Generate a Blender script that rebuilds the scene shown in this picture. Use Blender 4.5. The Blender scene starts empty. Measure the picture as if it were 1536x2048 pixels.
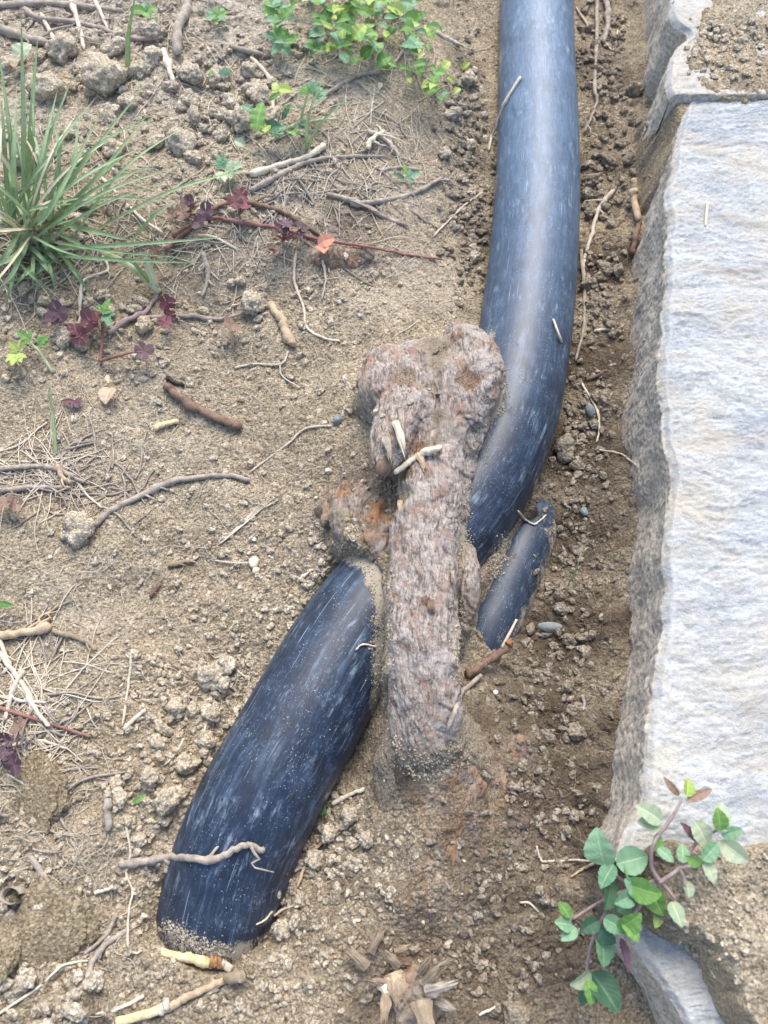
import bpy, math, random
import numpy as np
from mathutils import Vector, Matrix, noise as mn
from mathutils.bvhtree import BVHTree
random.seed(7); RNG = np.random.default_rng(7)
R_ = math.radians
C = bpy.context.scene.collection
SC = bpy.context.scene

# ---------------------------------------------------------------- camera, world, sun, exposure
HC, TH, FPX = 0.335, R_(25), 1535.0
CAM = Vector((0, 0, HC))
cd = bpy.data.cameras.new('camera'); cam = bpy.data.objects.new('camera', cd); C.objects.link(cam)
cam.location = CAM; cam.rotation_euler = (TH, 0, 0)
cd.sensor_fit = 'VERTICAL'; cd.sensor_height = 36; cd.lens = 36 * FPX / 2048
cd.clip_start = 0.01; cd.clip_end = 100
cd.dof.use_dof = True; cd.dof.focus_distance = 0.345; cd.dof.aperture_fstop = 17
SC.camera = cam
SUN_EL, SUN_AZ = R_(55), R_(5)          # azimuth measured from +y towards +x
w = bpy.data.worlds.new('World'); SC.world = w; w.use_nodes = True
nt = w.node_tree; sky = nt.nodes.new('ShaderNodeTexSky'); sky.sky_type = 'NISHITA'; sky.sun_disc = False
sky.sun_elevation = SUN_EL; sky.sun_rotation = SUN_AZ; sky.air_density = 1.0; sky.dust_density = 2.5; sky.ozone_density = 1.0
nt.links.new(sky.outputs[0], nt.nodes['Background'].inputs[0]); nt.nodes['Background'].inputs[1].default_value = 0.14
sd = bpy.data.lights.new('sun', 'SUN'); sun = bpy.data.objects.new('sun', sd); C.objects.link(sun)
sd.energy = 1.5; sd.angle = R_(36); sd.color = (1.0, 0.96, 0.885)
sun.rotation_euler = Vector((-math.sin(SUN_AZ) * math.cos(SUN_EL), -math.cos(SUN_AZ) * math.cos(SUN_EL), -math.sin(SUN_EL))).to_track_quat('-Z', 'Y').to_euler()
SC.view_settings.view_transform = 'Standard'; SC.view_settings.look = 'None'
SC.view_settings.exposure = 1.26; SC.view_settings.gamma = 1

# ---------------------------------------------------------------- geometry of the view: pixel -> place
def ray(px, py):
    u = (px - 768) / FPX; v = (1024 - py) / FPX
    return Vector((u, math.sin(TH) + v * math.cos(TH), -math.cos(TH) + v * math.sin(TH)))
def at(px, py, z):
    d = ray(px, py); return CAM + d * ((z - HC) / d.z)
def mpp(px, py, z):                     # metres per pixel at that place
    return ((z - HC) / ray(px, py).z) / FPX
def atn(pts, z): return np.array([[*at(p[0], p[1], z)[:2]] for p in pts])

# ---------------------------------------------------------------- numpy noise
def perlin(x, y, seed=0):
    xi = np.floor(x).astype(np.int64); yi = np.floor(y).astype(np.int64); xf = x - xi; yf = y - yi
    u = xf * xf * xf * (xf * (xf * 6 - 15) + 10); v = yf * yf * yf * (yf * (yf * 6 - 15) + 10)
    def g(ix, iy, dx, dy):
        h = (ix * 374761393 + iy * 668265263 + seed * 974634777) & 0xffffffff
        h = ((h ^ (h >> 13)) * 1274126177) & 0xffffffff; h = h ^ (h >> 16)
        a = (h & 0xffff) * (2 * np.pi / 65536); return np.cos(a) * dx + np.sin(a) * dy
    a = g(xi, yi, xf, yf); b = g(xi + 1, yi, xf - 1, yf); c = g(xi, yi + 1, xf, yf - 1); d = g(xi + 1, yi + 1, xf - 1, yf - 1)
    return ((a + u * (b - a)) * (1 - v) + (c + u * (d - c)) * v) * 1.5
def fbm(x, y, f, o=4, seed=0, gain=.5):
    s = 0; a = 1
    for i in range(o): s = s + a * perlin(x * f, y * f, seed + i * 17); f *= 2.03; a *= gain
    return s
def sstep(a, b, x): t = np.clip((x - a) / (b - a), 0, 1); return t * t * (3 - 2 * t)
def poly_sd(X, Y, P):                   # signed distance, positive inside
    d = np.full(X.shape, 1e9); ins = np.zeros(X.shape, bool); n = len(P)
    for i in range(n):
        ax, ay = P[i]; bx, by = P[(i + 1) % n]; ex, ey = bx - ax, by - ay
        t = np.clip(((X - ax) * ex + (Y - ay) * ey) / (ex * ex + ey * ey + 1e-12), 0, 1)
        d = np.minimum(d, np.hypot(X - ax - t * ex, Y - ay - t * ey))
        c = ((ay > Y) != (by > Y)) & (X < (bx - ax) * (Y - ay) / (by - ay + 1e-15) + ax); ins ^= c
    return np.where(ins, d, -d)
def line_d(X, Y, P):                    # distance to polyline and the parameter along it
    d = np.full(X.shape, 1e9); tt = np.zeros(X.shape)
    for i in range(len(P) - 1):
        ax, ay = P[i][:2]; bx, by = P[i + 1][:2]; ex, ey = bx - ax, by - ay
        t = np.clip(((X - ax) * ex + (Y - ay) * ey) / (ex * ex + ey * ey + 1e-12), 0, 1)
        q = np.hypot(X - ax - t * ex, Y - ay - t * ey); m = q < d; d = np.where(m, q, d); tt = np.where(m, i + t, tt)
    return d, tt
def spline(P, n):                       # Catmull-Rom through points of any width
    P = np.array(P, float); P = np.vstack([2 * P[0] - P[1], P, 2 * P[-1] - P[-2]]); k = len(P) - 3
    out = []
    for s in np.linspace(0, k, n):
        i = min(int(s), k - 1); t = s - i; a, b, c, d = P[i:i + 4]
        out.append(.5 * (2 * b + (c - a) * t + (2 * a - 5 * b + 4 * c - d) * t * t + (3 * b - a - 3 * c + d) * t ** 3))
    return np.array(out)

# ---------------------------------------------------------------- mesh and object helpers
def mesh(name, V, F, smooth=True, uv=None, attrs=None):
    me = bpy.data.meshes.new(name); V = np.asarray(V, np.float32)
    if isinstance(F, np.ndarray):
        k = F.shape[1]; me.vertices.add(len(V)); me.vertices.foreach_set('co', V.ravel())
        me.loops.add(F.size); me.loops.foreach_set('vertex_index', F.ravel().astype(np.int32))
        me.polygons.add(len(F)); me.polygons.foreach_set('loop_start', np.arange(0, F.size, k, dtype=np.int32))
        me.polygons.foreach_set('loop_total', np.full(len(F), k, np.int32)); me.update(calc_edges=True)
    else:
        me.from_pydata([tuple(v) for v in V], [], F)
    me.polygons.foreach_set('use_smooth', np.full(len(me.polygons), smooth))
    if uv is not None:
        idx = np.empty(len(me.loops), np.int32); me.loops.foreach_get('vertex_index', idx)
        me.uv_layers.new(name='UVMap').data.foreach_set('uv', np.asarray(uv, np.float32)[idx].ravel())
    for k, a in (attrs or {}).items():
        me.attributes.new(k, 'FLOAT', 'POINT').data.foreach_set('value', np.asarray(a, np.float32))
    return me
def obj(name, me, m=None, parent=None, loc=None):
    o = bpy.data.objects.new(name, me); C.objects.link(o)
    if m is not None and me is not None and not me.materials: me.materials.append(m)
    if parent is not None: o.parent = parent
    if loc is not None: o.location = loc
    return o
def tag(o, label=None, cat=None, group=None, kind=None):
    for k, v in (('label', label), ('category', cat), ('group', group), ('kind', kind)):
        if v: o[k] = v
    return o
def empty(name, loc, label, cat, group=None):
    o = bpy.data.objects.new(name, None); C.objects.link(o); o.location = loc; o.empty_display_size = .01
    return tag(o, label, cat, group)
def grid_faces(nr, nc, wrap=False):
    r = np.arange(nr - 1)[:, None]; c = np.arange(nc if wrap else nc - 1)[None, :]; c2 = (c + 1) % nc
    return np.stack([r * nc + c, r * nc + c2, (r + 1) * nc + c2, (r + 1) * nc + c], -1).reshape(-1, 4)
def tube(P, rad, seg=10, cap=True, bump=0, seed=0, flat=1.0, ridge=0):
    """tube along P (n,3) with radii; returns V, F(list), uv"""
    P = np.asarray(P, float); n = len(P); T = np.gradient(P, axis=0); T /= np.linalg.norm(T, axis=1)[:, None] + 1e-12
    up = np.array([0, 0, 1.0]) if abs(T[0][2]) < .9 else np.array([1.0, 0, 0])
    N = np.cross(T, up); N /= np.linalg.norm(N, axis=1)[:, None] + 1e-12; B = np.cross(N, T)
    a = np.linspace(0, 2 * np.pi, seg, endpoint=False); rad = np.broadcast_to(rad, (n,)).astype(float)
    L = np.concatenate([[0], np.cumsum(np.linalg.norm(np.diff(P, axis=0), axis=1))])
    rr = rad[:, None] * np.ones(seg)
    if bump: rr = rr * (1 + bump * perlin(np.cos(a)[None] * 1.3 + L[:, None] * 40 + seed * 7.3, np.sin(a)[None] * 1.3 + L[:, None] * 25 + seed, seed) + .6 * bump * perlin(np.cos(a)[None] * 3.5 + L[:, None] * 160, np.sin(a)[None] * 3 + seed, seed + 3))
    V = P[:, None] + N[:, None] * (np.cos(a)[None, :, None] * rr[..., None]) + B[:, None] * (np.sin(a)[None, :, None] * rr[..., None] * flat)
    V = V.reshape(-1, 3); F = grid_faces(n, seg, True).tolist()
    uv = np.stack(np.broadcast_arrays(a[None] / (2 * np.pi), L[:, None]), -1).reshape(-1, 2)
    if cap:
        F.append(list(range(seg))[::-1]); F.append([(n - 1) * seg + i for i in range(seg)])
    return V, F, uv
def join(parts):
    V, F, o = [], [], 0
    for p in parts:
        V.append(p[0]); F += [[i + o for i in f] for f in p[1]]; o += len(p[0])
    return np.vstack(V), F

# ---------------------------------------------------------------- materials
class M:
    def __init__(s, name):
        s.m = bpy.data.materials.new(name); s.m.use_nodes = True; s.t = s.m.node_tree
        s.b = s.t.nodes['Principled BSDF']; s.o = s.t.nodes['Material Output']
    def n(s, ty, out=0, _set=None, **kw):
        nd = s.t.nodes.new('ShaderNode' + ty)
        for k, v in (_set or {}).items(): setattr(nd, k, v)
        for k, v in kw.items():
            inp = nd.inputs[int(k[1:])] if k[0] == 'i' and k[1:].isdigit() else nd.inputs[k]
            s.put(inp, v)
        return nd.outputs[out]
    def put(s, inp, v):
        if isinstance(v, bpy.types.NodeSocket): s.t.links.new(v, inp)
        elif isinstance(v, tuple) and len(v) == 3 and inp.type == 'RGBA': inp.default_value = (*v, 1)
        else: inp.default_value = v
    def mix(s, f, a, b, mode='MIX'):
        nd = s.t.nodes.new('ShaderNodeMix'); nd.data_type = 'RGBA'; nd.blend_type = mode
        for i, v in ((0, f), (6, a), (7, b)): s.put(nd.inputs[i], v)
        return nd.outputs[2]
    def math(s, op, a, b=0.0): return s.n('Math', _set={'operation': op}, i0=a, i1=b)
    def ramp(s, f, *st):
        nd = s.t.nodes.new('ShaderNodeValToRGB'); s.put(nd.inputs[0], f); e = nd.color_ramp.elements
        while len(e) < len(st): e.new(.5)
        for x, (p, c) in zip(e, st): x.position = p; x.color = (c, c, c, 1) if not isinstance(c, tuple) else (*c, 1)
        return nd.outputs[0]
    def co(s, kind='Object', scale=(1, 1, 1), rot=(0, 0, 0)):
        src = s.n('NewGeometry', 0) if kind == 'Object' else s.n('TexCoord', out=2)
        return s.n('Mapping', Vector=src, Scale=scale, Rotation=rot)
    def noise(s, v, sc, d=3, r=.5, out=0): return s.n('TexNoise', out, Vector=v, Scale=sc, Detail=d, Roughness=r)
    def vor(s, v, sc, out=0, **kw): return s.n('TexVoronoi', out, Vector=v, Scale=sc, **kw)
    def bump(s, h, st, dist, nrm=None):
        kw = {'Normal': nrm} if nrm is not None else {}
        return s.n('Bump', Height=h, Strength=st, Distance=dist, **kw)
    def fin(s, col, rough=.9, nrm=None, spec=.2, **kw):
        s.put(s.b.inputs['Base Color'], col); s.put(s.b.inputs['Roughness'], rough); s.put(s.b.inputs['Specular IOR Level'], spec)
        if nrm is not None: s.put(s.b.inputs['Normal'], nrm)
        for k, v in kw.items(): s.put(s.b.inputs[k.replace('_', ' ')], v)
        return s.m

def soil_color(m, c, light, dark):
    big = m.noise(c, 22, 4, .6); mid = m.noise(c, 210, 4, .65); fine = m.noise(c, 1700, 3, .75)
    f = m.math('ADD', m.math('MULTIPLY', big, .28), m.math('ADD', m.math('MULTIPLY', mid, .30), m.math('MULTIPLY', fine, .42)))
    col = m.mix(m.ramp(f, (.38, 0.), (.61, 1.)), dark, light)
    g = m.n('SeparateColor', 0, Color=m.vor(c, 1150, 1)); k = m.ramp(g, (.0, .62), (.5, 1.), (.9, 1.12), (1., 1.5))
    col = m.mix(1., col, k, 'MULTIPLY')
    gap = m.vor(c, 800, 0); col = m.mix(m.ramp(gap, (.50, 0.), (.85, .6)), col, (dark[0] * .4, dark[1] * .38, dark[2] * .36))
    g2 = m.n('SeparateColor', 1, Color=m.vor(c, 520, 1))
    col = m.mix(m.ramp(g2, (.92, 0.), (.97, .6)), col, (light[0] * 1.35, light[1] * 1.38, light[2] * 1.45))
    warm = m.noise(c, 9, 3, .5)
    col = m.mix(m.ramp(warm, (.5, 0.), (.75, .4)), col, (light[0] * .95, light[1] * .84, light[2] * .68))
    return col, fine, mid
def make_soil(name, light, dark, damp=None, bs=1.):
    m = M(name); c = m.co(); col, fine, mid = soil_color(m, c, light, dark)
    if damp is not None:
        a = m.n('Attribute', 2, _set={'attribute_name': 'damp'})
        dn = m.math('ADD', a, m.math('MULTIPLY', m.math('SUBTRACT', m.noise(c, 130, 3, .6), .5), .5))
        col = m.mix(m.ramp(dn, (.10, 0.), (.72, 1.)), col, m.mix(m.ramp(mid, (.3, 0.), (.7, 1.)), damp, (damp[0] * 1.75, damp[1] * 1.7, damp[2] * 1.62)))  # blends to a darker soil tone where the attribute is high
        pa = m.math('MULTIPLY', m.n('Attribute', 2, _set={'attribute_name': 'pale'}), m.ramp(mid, (.40, .25), (.58, 1.)))
        col = m.mix(pa, col, (.76, .68, .55))
        r = m.n('Attribute', 2, _set={'attribute_name': 'rust'})
        sk = m.n('Mapping', Vector=c, Scale=(1, .45, 1), Rotation=(0, 0, -.3))
        rn = m.math('MULTIPLY', r, m.ramp(m.noise(sk, 130, 5, .75), (.45, 0.), (.56, 1.)))
        rc = m.mix(m.ramp(m.noise(sk, 90, 3, .6), (.42, 0.), (.5, 1.)), (.34, .19, .11), (.36, .30, .29)); rc = m.mix(m.ramp(m.noise(sk, 70, 3, .6), (.56, 0.), (.62, 1.)), rc, (.58, .43, .22))
        col = m.mix(rn, col, m.mix(m.ramp(fine, (.35, .7), (.6, 0.)), rc, (.12, .09, .065)))
    nb = m.bump(fine, bs, .0014); nb = m.bump(m.math('MULTIPLY', m.vor(c, 800), -1.), bs, .0009, nb)
    return m.fin(col, 1.0, nb, .05)
SOIL_L, SOIL_D, DAMP = (.66, .548, .395), (.36, .292, .198), (.105, .083, .062)
m_ground = make_soil('soil', SOIL_L, SOIL_D, DAMP)
m_clod = make_soil('dry_clod_soil', (.64, .555, .425), (.41, .35, .26), None, .65)
m_clod_dark = make_soil('dark_clod_soil', (.40, .345, .27), (.20, .168, .128), None, .6)  # clod soil in a darker tone, for the trench lumps and crumbs

def make_pipe():
    m = M('scuffed_polyethylene'); u = m.co('UV', (1, 1, 1))                       # u in metres round, v in metres along
    wq = m.n('VectorMath', 0, _set={'operation': 'ADD'}, i0=u, i1=m.n('VectorMath', 0, _set={'operation': 'SCALE'}, i0=m.noise(u, 60, 2, .5, 1), Scale=.006))
    def st(a, b, rot): return m.n('Mapping', Vector=wq, Scale=(a, b, 1), Rotation=(0, 0, rot))
    s1 = m.noise(st(1100, 110, .06), 1, 4, .7); s2 = m.noise(st(1500, 240, -.14), 1, 4, .7); s3 = m.noise(st(360, 60, .09), 1, 5, .75)
    patch = m.noise(u, 34, 5, .65); patch2 = m.noise(u, 120, 4, .7); fine = m.noise(u, 1400, 3, .75)
    str1 = m.math('MULTIPLY', m.ramp(s1, (.52, 0.), (.68, 1.)), m.ramp(patch, (.40, 0.), (.62, 1.)))
    str2 = m.math('MULTIPLY', m.ramp(s2, (.54, 0.), (.66, 1.)), m.ramp(patch2, (.44, 0.), (.60, 1.)))
    def sc(a, b, rot, lo, msk): return m.math('MULTIPLY', m.ramp(m.noise(m.n('Mapping', Vector=wq, Scale=(a, b, 1), Rotation=(0, 0, rot)), 1, 2, .6), (lo, 0.), (lo + .03, 1.)), m.ramp(msk, (.50, 0.), (.58, 1.)))
    ticks = m.math('MAXIMUM', sc(1500, 260, .5, .64, patch2), sc(1500, 200, -.35, .65, patch)); ticks2 = m.math('MAXIMUM', sc(420, 1600, .3, .66, patch2), sc(1100, 500, -1.0, .66, patch))
    long_ = m.math('MAXIMUM', m.ramp(m.noise(m.n('Mapping', Vector=u, Scale=(1500, 22, 1), Rotation=(0, 0, .016)), 1, 1, .5), (.735, 0.), (.75, 1.)), m.ramp(m.noise(m.n('Mapping', Vector=u, Scale=(1400, 40, 1), Rotation=(0, 0, -.03)), 1, 1, .5), (.75, 0.), (.765, 1.)))
    dots = m.math('MULTIPLY', m.ramp(m.noise(u, 1500, 1, .5), (.68, 0.), (.72, 1.)), m.ramp(m.noise(u, 90, 3, .7), (.47, 0.), (.58, 1.)))
    dust_sheen = m.n('Attribute', 2, _set={'attribute_name': 'dust_sheen'}); mud = m.math('ADD', m.n('Attribute', 2, _set={'attribute_name': 'mud'}), m.ramp(m.noise(u, 26, 4, .7), (.50, 0.), (.66, .36)))
    broad = m.math('MULTIPLY', m.ramp(m.noise(st(300, 16, .05), 1, 5, .7), (.50, 0.), (.66, 1.)), m.ramp(m.noise(u, 30, 4, .7), (.42, 0.), (.60, 1.)))
    smear = m.math('MULTIPLY', m.ramp(s3, (.52, 0.), (.66, 1.)), m.ramp(m.noise(u, 55, 4, .7), (.50, 0.), (.60, 1.)))
    dust = m.math('MULTIPLY', str1, .14)
    for a_, k_ in ((str2, .15), (ticks, .32), (ticks2, .45), (dots, 1.), (smear, .55), (long_, .7)): dust = m.math('MAXIMUM', dust, m.math('MULTIPLY', a_, k_))
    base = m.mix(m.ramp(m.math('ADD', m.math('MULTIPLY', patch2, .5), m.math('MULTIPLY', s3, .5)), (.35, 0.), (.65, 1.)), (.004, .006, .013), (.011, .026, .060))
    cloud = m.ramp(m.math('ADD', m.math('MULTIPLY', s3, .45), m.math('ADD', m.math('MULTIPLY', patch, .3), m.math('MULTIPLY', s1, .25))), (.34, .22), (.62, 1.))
    col = m.mix(m.math('MULTIPLY', dust_sheen, cloud), base, (.14, .22, .325))  # pale blue of dust and reflected sky, both put into the colour
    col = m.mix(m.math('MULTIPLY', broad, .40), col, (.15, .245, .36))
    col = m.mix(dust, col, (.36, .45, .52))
    md = m.math('MULTIPLY', m.ramp(m.math('ADD', mud, m.math('MULTIPLY', m.math('SUBTRACT', m.math('ADD', m.math('MULTIPLY', patch2, .4), m.math('ADD', m.math('MULTIPLY', fine, .35), m.math('MULTIPLY', s2, .25))), .5), 2.2)), (.46, 0.), (.58, 1.)), .92)
    col = m.mix(md, col, m.mix(fine, (.24, .20, .145), (.50, .44, .34)))
    nb = m.bump(m.math('ADD', m.math('MULTIPLY', md, 1.0), m.math('ADD', m.math('MULTIPLY', fine, .15), m.math('MULTIPLY', s2, .2))), .6, .0006)
    rough = m.math('ADD', .44, m.math('MULTIPLY', m.math('MAXIMUM', dust, md), .5))
    return m.fin(col, rough, nb, .55)
m_pipe = make_pipe()

def make_bark(name, lo, hi, pink, dirt=.5):
    m = M(name); c = m.co(); w_ = m.n('VectorMath', 0, _set={'operation': 'ADD'}, i0=c, i1=m.n('VectorMath', 0, _set={'operation': 'SCALE'}, i0=m.noise(c, 50, 2, .5, 1), Scale=.01))
    g = m.n('Mapping', Vector=w_, Scale=(1, .24, 1))
    st = m.noise(g, 620, 5, .75); st2 = m.noise(g, 1500, 3, .75); g2_ = m.n('Mapping', Vector=w_, Scale=(1, .4, 1)); big = m.noise(c, 60, 4, .6); bl = m.noise(m.n('Mapping', Vector=w_, Scale=(1, .5, 1)), 120, 5, .7); f = m.noise(c, 1500, 3, .75); md = m.noise(g2_, 300, 4, .7)
    col = m.mix(m.ramp(m.math('ADD', m.math('MULTIPLY', st, .4), m.math('ADD', m.math('MULTIPLY', st2, .35), m.math('MULTIPLY', md, .25))), (.43, 0.), (.56, 1.)), lo, hi)
    col = m.mix(m.ramp(bl, (.535, 0.), (.575, .8)), col, pink)
    col = m.mix(m.ramp(m.noise(m.n('Mapping', Vector=c, Location=(3, 1, 0), Scale=(1, .5, 1)), 90, 5, .7), (.58, 0.), (.66, .6)), col, (.17, .15, .17))
    col = m.mix(m.ramp(m.noise(g, 800, 3, .6), (.36, .7), (.42, 0.)), col, (.10, .07, .055))
    col = m.mix(m.ramp(big, (.52, 0.), (.64, .5)), col, (.52, .47, .43))
    ro = m.math('ADD', m.n('Attribute', 2, _set={'attribute_name': 'rot'}), m.math('MULTIPLY', m.math('SUBTRACT', md, .5), 1.6))
    col = m.mix(m.ramp(ro, (.42, 0.), (.60, .9)), col, m.mix(m.ramp(f, (.38, 0.), (.60, 1.)), (.085, .05, .03), (.33, .21, .13)))
    a = m.n('Attribute', 2, _set={'attribute_name': 'dirt'})
    dn = m.ramp(m.math('ADD', a, m.math('MULTIPLY', m.math('SUBTRACT', m.math('ADD', m.math('MULTIPLY', big, .4), m.math('ADD', m.math('MULTIPLY', f, .35), m.math('MULTIPLY', md, .25))), .5), 2.4)), (.40, 0.), (.72, 1.))
    col = m.mix(dn, col, m.mix(m.ramp(f, (.35, 0.), (.65, 1.)), (.13, .10, .07), (.43, .36, .27)))
    nb = m.bump(st, .8, .0010); nb = m.bump(f, .9, .0009, nb); nb = m.bump(md, .6, .0010, nb)
    return m.fin(col, .95, nb, .1)
m_root = make_bark('pale_flaking_bark', (.22, .17, .135), (.54, .475, .415), (.38, .25, .185))
m_oldroot = make_bark('rotten_orange_bark', (.17, .12, .09), (.42, .31, .22), (.42, .21, .10))

def make_stick(name, lo, hi, rough=.8):
    m = M(name); g = m.co('Object', (1, 1, 1)); a = m.noise(g, 260, 4, .65); f = m.noise(g, 1600, 3, .7)
    col = m.mix(m.ramp(m.math('ADD', m.math('MULTIPLY', a, .6), m.math('MULTIPLY', f, .4)), (.36, 0.), (.64, 1.)), lo, hi)
    return m.fin(col, rough, m.bump(f, .7, .0005), .2)
MS = {'grey': make_stick('grey_twig_bark', (.20, .165, .13), (.50, .43, .355)),
      'straw': make_stick('dry_straw', (.46, .385, .27), (.78, .70, .56)),
      'pale': make_stick('pale_rootlet', (.42, .35, .26), (.70, .62, .50)),
      'brown': make_stick('brown_twig_bark', (.105, .065, .045), (.29, .195, .14)),
      'red': make_stick('reddish_runner_stem', (.16, .07, .06), (.36, .19, .15)),
      'tan': make_stick('tan_cut_wood', (.33, .235, .14), (.60, .47, .32)),
      'yellow': make_stick('yellow_cane', (.50, .36, .15), (.82, .70, .44)),
      'orange': make_stick('orange_cut_wood', (.26, .12, .05), (.48, .28, .13)),
      'dark': make_stick('blackened_bark', (.02, .017, .015), (.10, .08, .065)),
      'dirt': make_stick('soil_crusted_root', (.19, .14, .09), (.38, .30, .21)),
      'purple': make_stick('purple_stem', (.22, .15, .15), (.44, .34, .31)),
      'greenstem': make_stick('pale_green_stem', (.30, .36, .12), (.68, .68, .44)),
      'olive': make_stick('dull_green_blade', (.05, .085, .045), (.12, .17, .09))}

def make_leaf(name, a, b, rim=None):
    m = M(name); u = m.co('UV'); c = m.co(); r = m.n('ObjectInfo', 5)
    n = m.noise(c, 220, 3, .6); f = m.math('ADD', m.math('MULTIPLY', n, .6), m.math('MULTIPLY', r, .4))
    col = m.mix(m.ramp(f, (.25, 0.), (.7, 1.)), a, b)
    sep = m.n('SeparateXYZ', 0, Vector=u); vy = m.n('SeparateXYZ', 1, Vector=u)
    mid = m.math('ABSOLUTE', m.math('SUBTRACT', sep, .5))
    col = m.mix(m.ramp(mid, (.0, .55), (.045, 0.)), col, (min(1, b[0] * 2 + .05), min(1, b[1] * 1.5 + .05), b[2] * 1.6 + .02))
    wv = m.n('TexWave', 1, Vector=m.n('CombineXYZ', X=m.math('ADD', vy, m.math('MULTIPLY', mid, -.8)), Y=0., Z=0.), Scale=2.2, Distortion=0.)
    if rim: col = m.mix(m.ramp(mid, (.36, 0.), (.5, .7)), col, rim)
    nb = m.bump(wv, .12, .0005); nb = m.bump(m.noise(c, 1300, 2, .6), .5, .0004, nb)
    m.fin(col, .55, nb, .35)
    tr = m.n('BsdfTranslucent', Color=m.mix(.5, col, (min(1, b[0] * 1.6), min(1, b[1] * 1.6), b[2]))); mx = m.n('MixShader', Fac=.22, i1=m.b.outputs[0], i2=tr)
    m.t.links.new(mx, m.o.inputs[0]); return m.m
ML = {'green': make_leaf('fresh_green_leaf', (.085, .19, .045), (.20, .37, .10)),
      'mint': make_leaf('blue_green_hairy_leaf', (.12, .26, .145), (.25, .41, .24)),
      'dark': make_leaf('dark_green_leaf', (.035, .095, .055), (.075, .16, .09)),
      'lime': make_leaf('yellow_green_leaf', (.25, .36, .07), (.44, .54, .16)),
      'pale': make_leaf('pale_dusty_leaf', (.27, .36, .23), (.44, .50, .34)),
      'purple': make_leaf('purple_clover_leaf', (.075, .04, .055), (.16, .085, .11), (.12, .12, .12)),
      'maroon': make_leaf('maroon_clover_leaf', (.11, .04, .05), (.22, .085, .095)),
      'bronze': make_leaf('bronze_leaf', (.16, .10, .075), (.30, .20, .15)),
      'red': make_leaf('orange_red_leaf', (.44, .17, .11), (.62, .32, .22)),
      'grass': make_leaf('grass_blade_green', (.11, .20, .095), (.33, .44, .24)),
      'tan': make_leaf('dry_tan_leaf', (.40, .28, .18), (.62, .48, .34)),
      'deadgrass': make_leaf('dry_grass', (.42, .35, .22), (.68, .60, .44))}

def make_rock(name):
    m = M(name); c = m.co('Object', (1, 1, 1), (0, 0, .10)); wv = m.n('VectorMath', 0, _set={'operation': 'ADD'}, i0=c, i1=m.n('VectorMath', 0, _set={'operation': 'SCALE'}, i0=m.noise(c, 26, 3, .6, 1), Scale=.03))
    s = m.n('Mapping', Vector=wv, Scale=(1, 2.4, 1.6))
    a = m.noise(s, 13, 5, .62); b = m.noise(s, 60, 5, .7); cl = m.noise(c, 17, 4, .6); f = m.noise(c, 1300, 3, .8); g = m.noise(s, 300, 4, .75); h = m.noise(c, 420, 4, .8)
    col = m.mix(m.ramp(m.math('ADD', m.math('MULTIPLY', a, .5), m.math('MULTIPLY', cl, .5)), (.42, 0.), (.58, 1.)), (.50, .465, .395), (.335, .365, .385))
    col = m.mix(m.ramp(b, (.47, 0.), (.62, .75)), col, (.54, .56, .56))
    col = m.mix(m.ramp(g, (.52, 0.), (.66, .6)), col, (.35, .38, .39))
    col = m.mix(m.ramp(h, (.50, 0.), (.62, .45)), col, (.64, .62, .575))
    col = m.mix(m.ramp(m.noise(s, 22, 5, .7), (.52, 0.), (.66, .7)), col, (.46, .40, .31))
    col = m.mix(m.ramp(f, (.56, 0.), (.68, .5)), col, (.30, .29, .27))
    d = m.n('Attribute', 2, _set={'attribute_name': 'dirt'})
    dn = m.ramp(m.math('ADD', d, m.math('MULTIPLY', m.math('SUBTRACT', m.math('ADD', m.math('MULTIPLY', cl, .5), m.math('MULTIPLY', m.noise(c, 260, 3, .7), .5)), .5), 1.6)), (.35, 0.), (.75, 1.))
    col = m.mix(dn, col, m.mix(m.ramp(m.noise(c, 420, 5, .8), (.38, 0.), (.58, 1.)), (.33, .285, .225), (.66, .58, .465)))
    nb = m.bump(g, .6, .0008); nb = m.bump(h, .7, .0008, nb); nb = m.bump(f, .8, .0007, nb); nb = m.bump(b, .3, .0010, nb)
    return m.fin(col, .9, nb, .2)
m_rock = make_rock('layered_gneiss')
def make_pebble(name, lo, hi):
    m = M(name); c = m.co(); f = m.noise(c, 700, 4, .7)
    return m.fin(m.mix(m.ramp(f, (.3, 0.), (.7, 1.)), lo, hi), .8, m.bump(f, .5, .0005), .3)
m_slate = make_pebble('blue_grey_pebble', (.13, .15, .15), (.27, .29, .28))
m_tanrock = make_soil('ochre_stone', (.47, .385, .25), (.33, .26, .165))
m_cream = make_pebble('cream_bulb_skin', (.62, .54, .34), (.82, .76, .56))
m_white = make_pebble('white_scrap', (.78, .78, .76), (.86, .86, .84))

# ================================================================ THE SETTING: ground
PIPE_PX = [(1076, -420), (1074, -200), (1073, -60), (1073, 100), (1076, 300), (1071, 450), (1062, 560), (1046, 690), (1017, 830), (962, 960), (880, 1070), (790, 1165), (700, 1280), (604, 1445), (499, 1640), (444, 1800), (428, 1930), (405, 2080)]
PIPE_Z = [0] * 14 + [-.004, -.018, -.040, -.075]
RP = .025
pipe_ctrl = [tuple(at(x, y, z)) for (x, y), z in zip(PIPE_PX, PIPE_Z)]
pipe_path = spline(pipe_ctrl, 420)
P2_PX = [(1096, 900, -.060), (1078, 1000, -.034), (1046, 1090, -.0195), (1002, 1200, -.0180), (955, 1310, -.021), (912, 1420, -.036)]
p2_path = spline([tuple(at(*p)) for p in P2_PX], 120); RP2 = .0145

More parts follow.
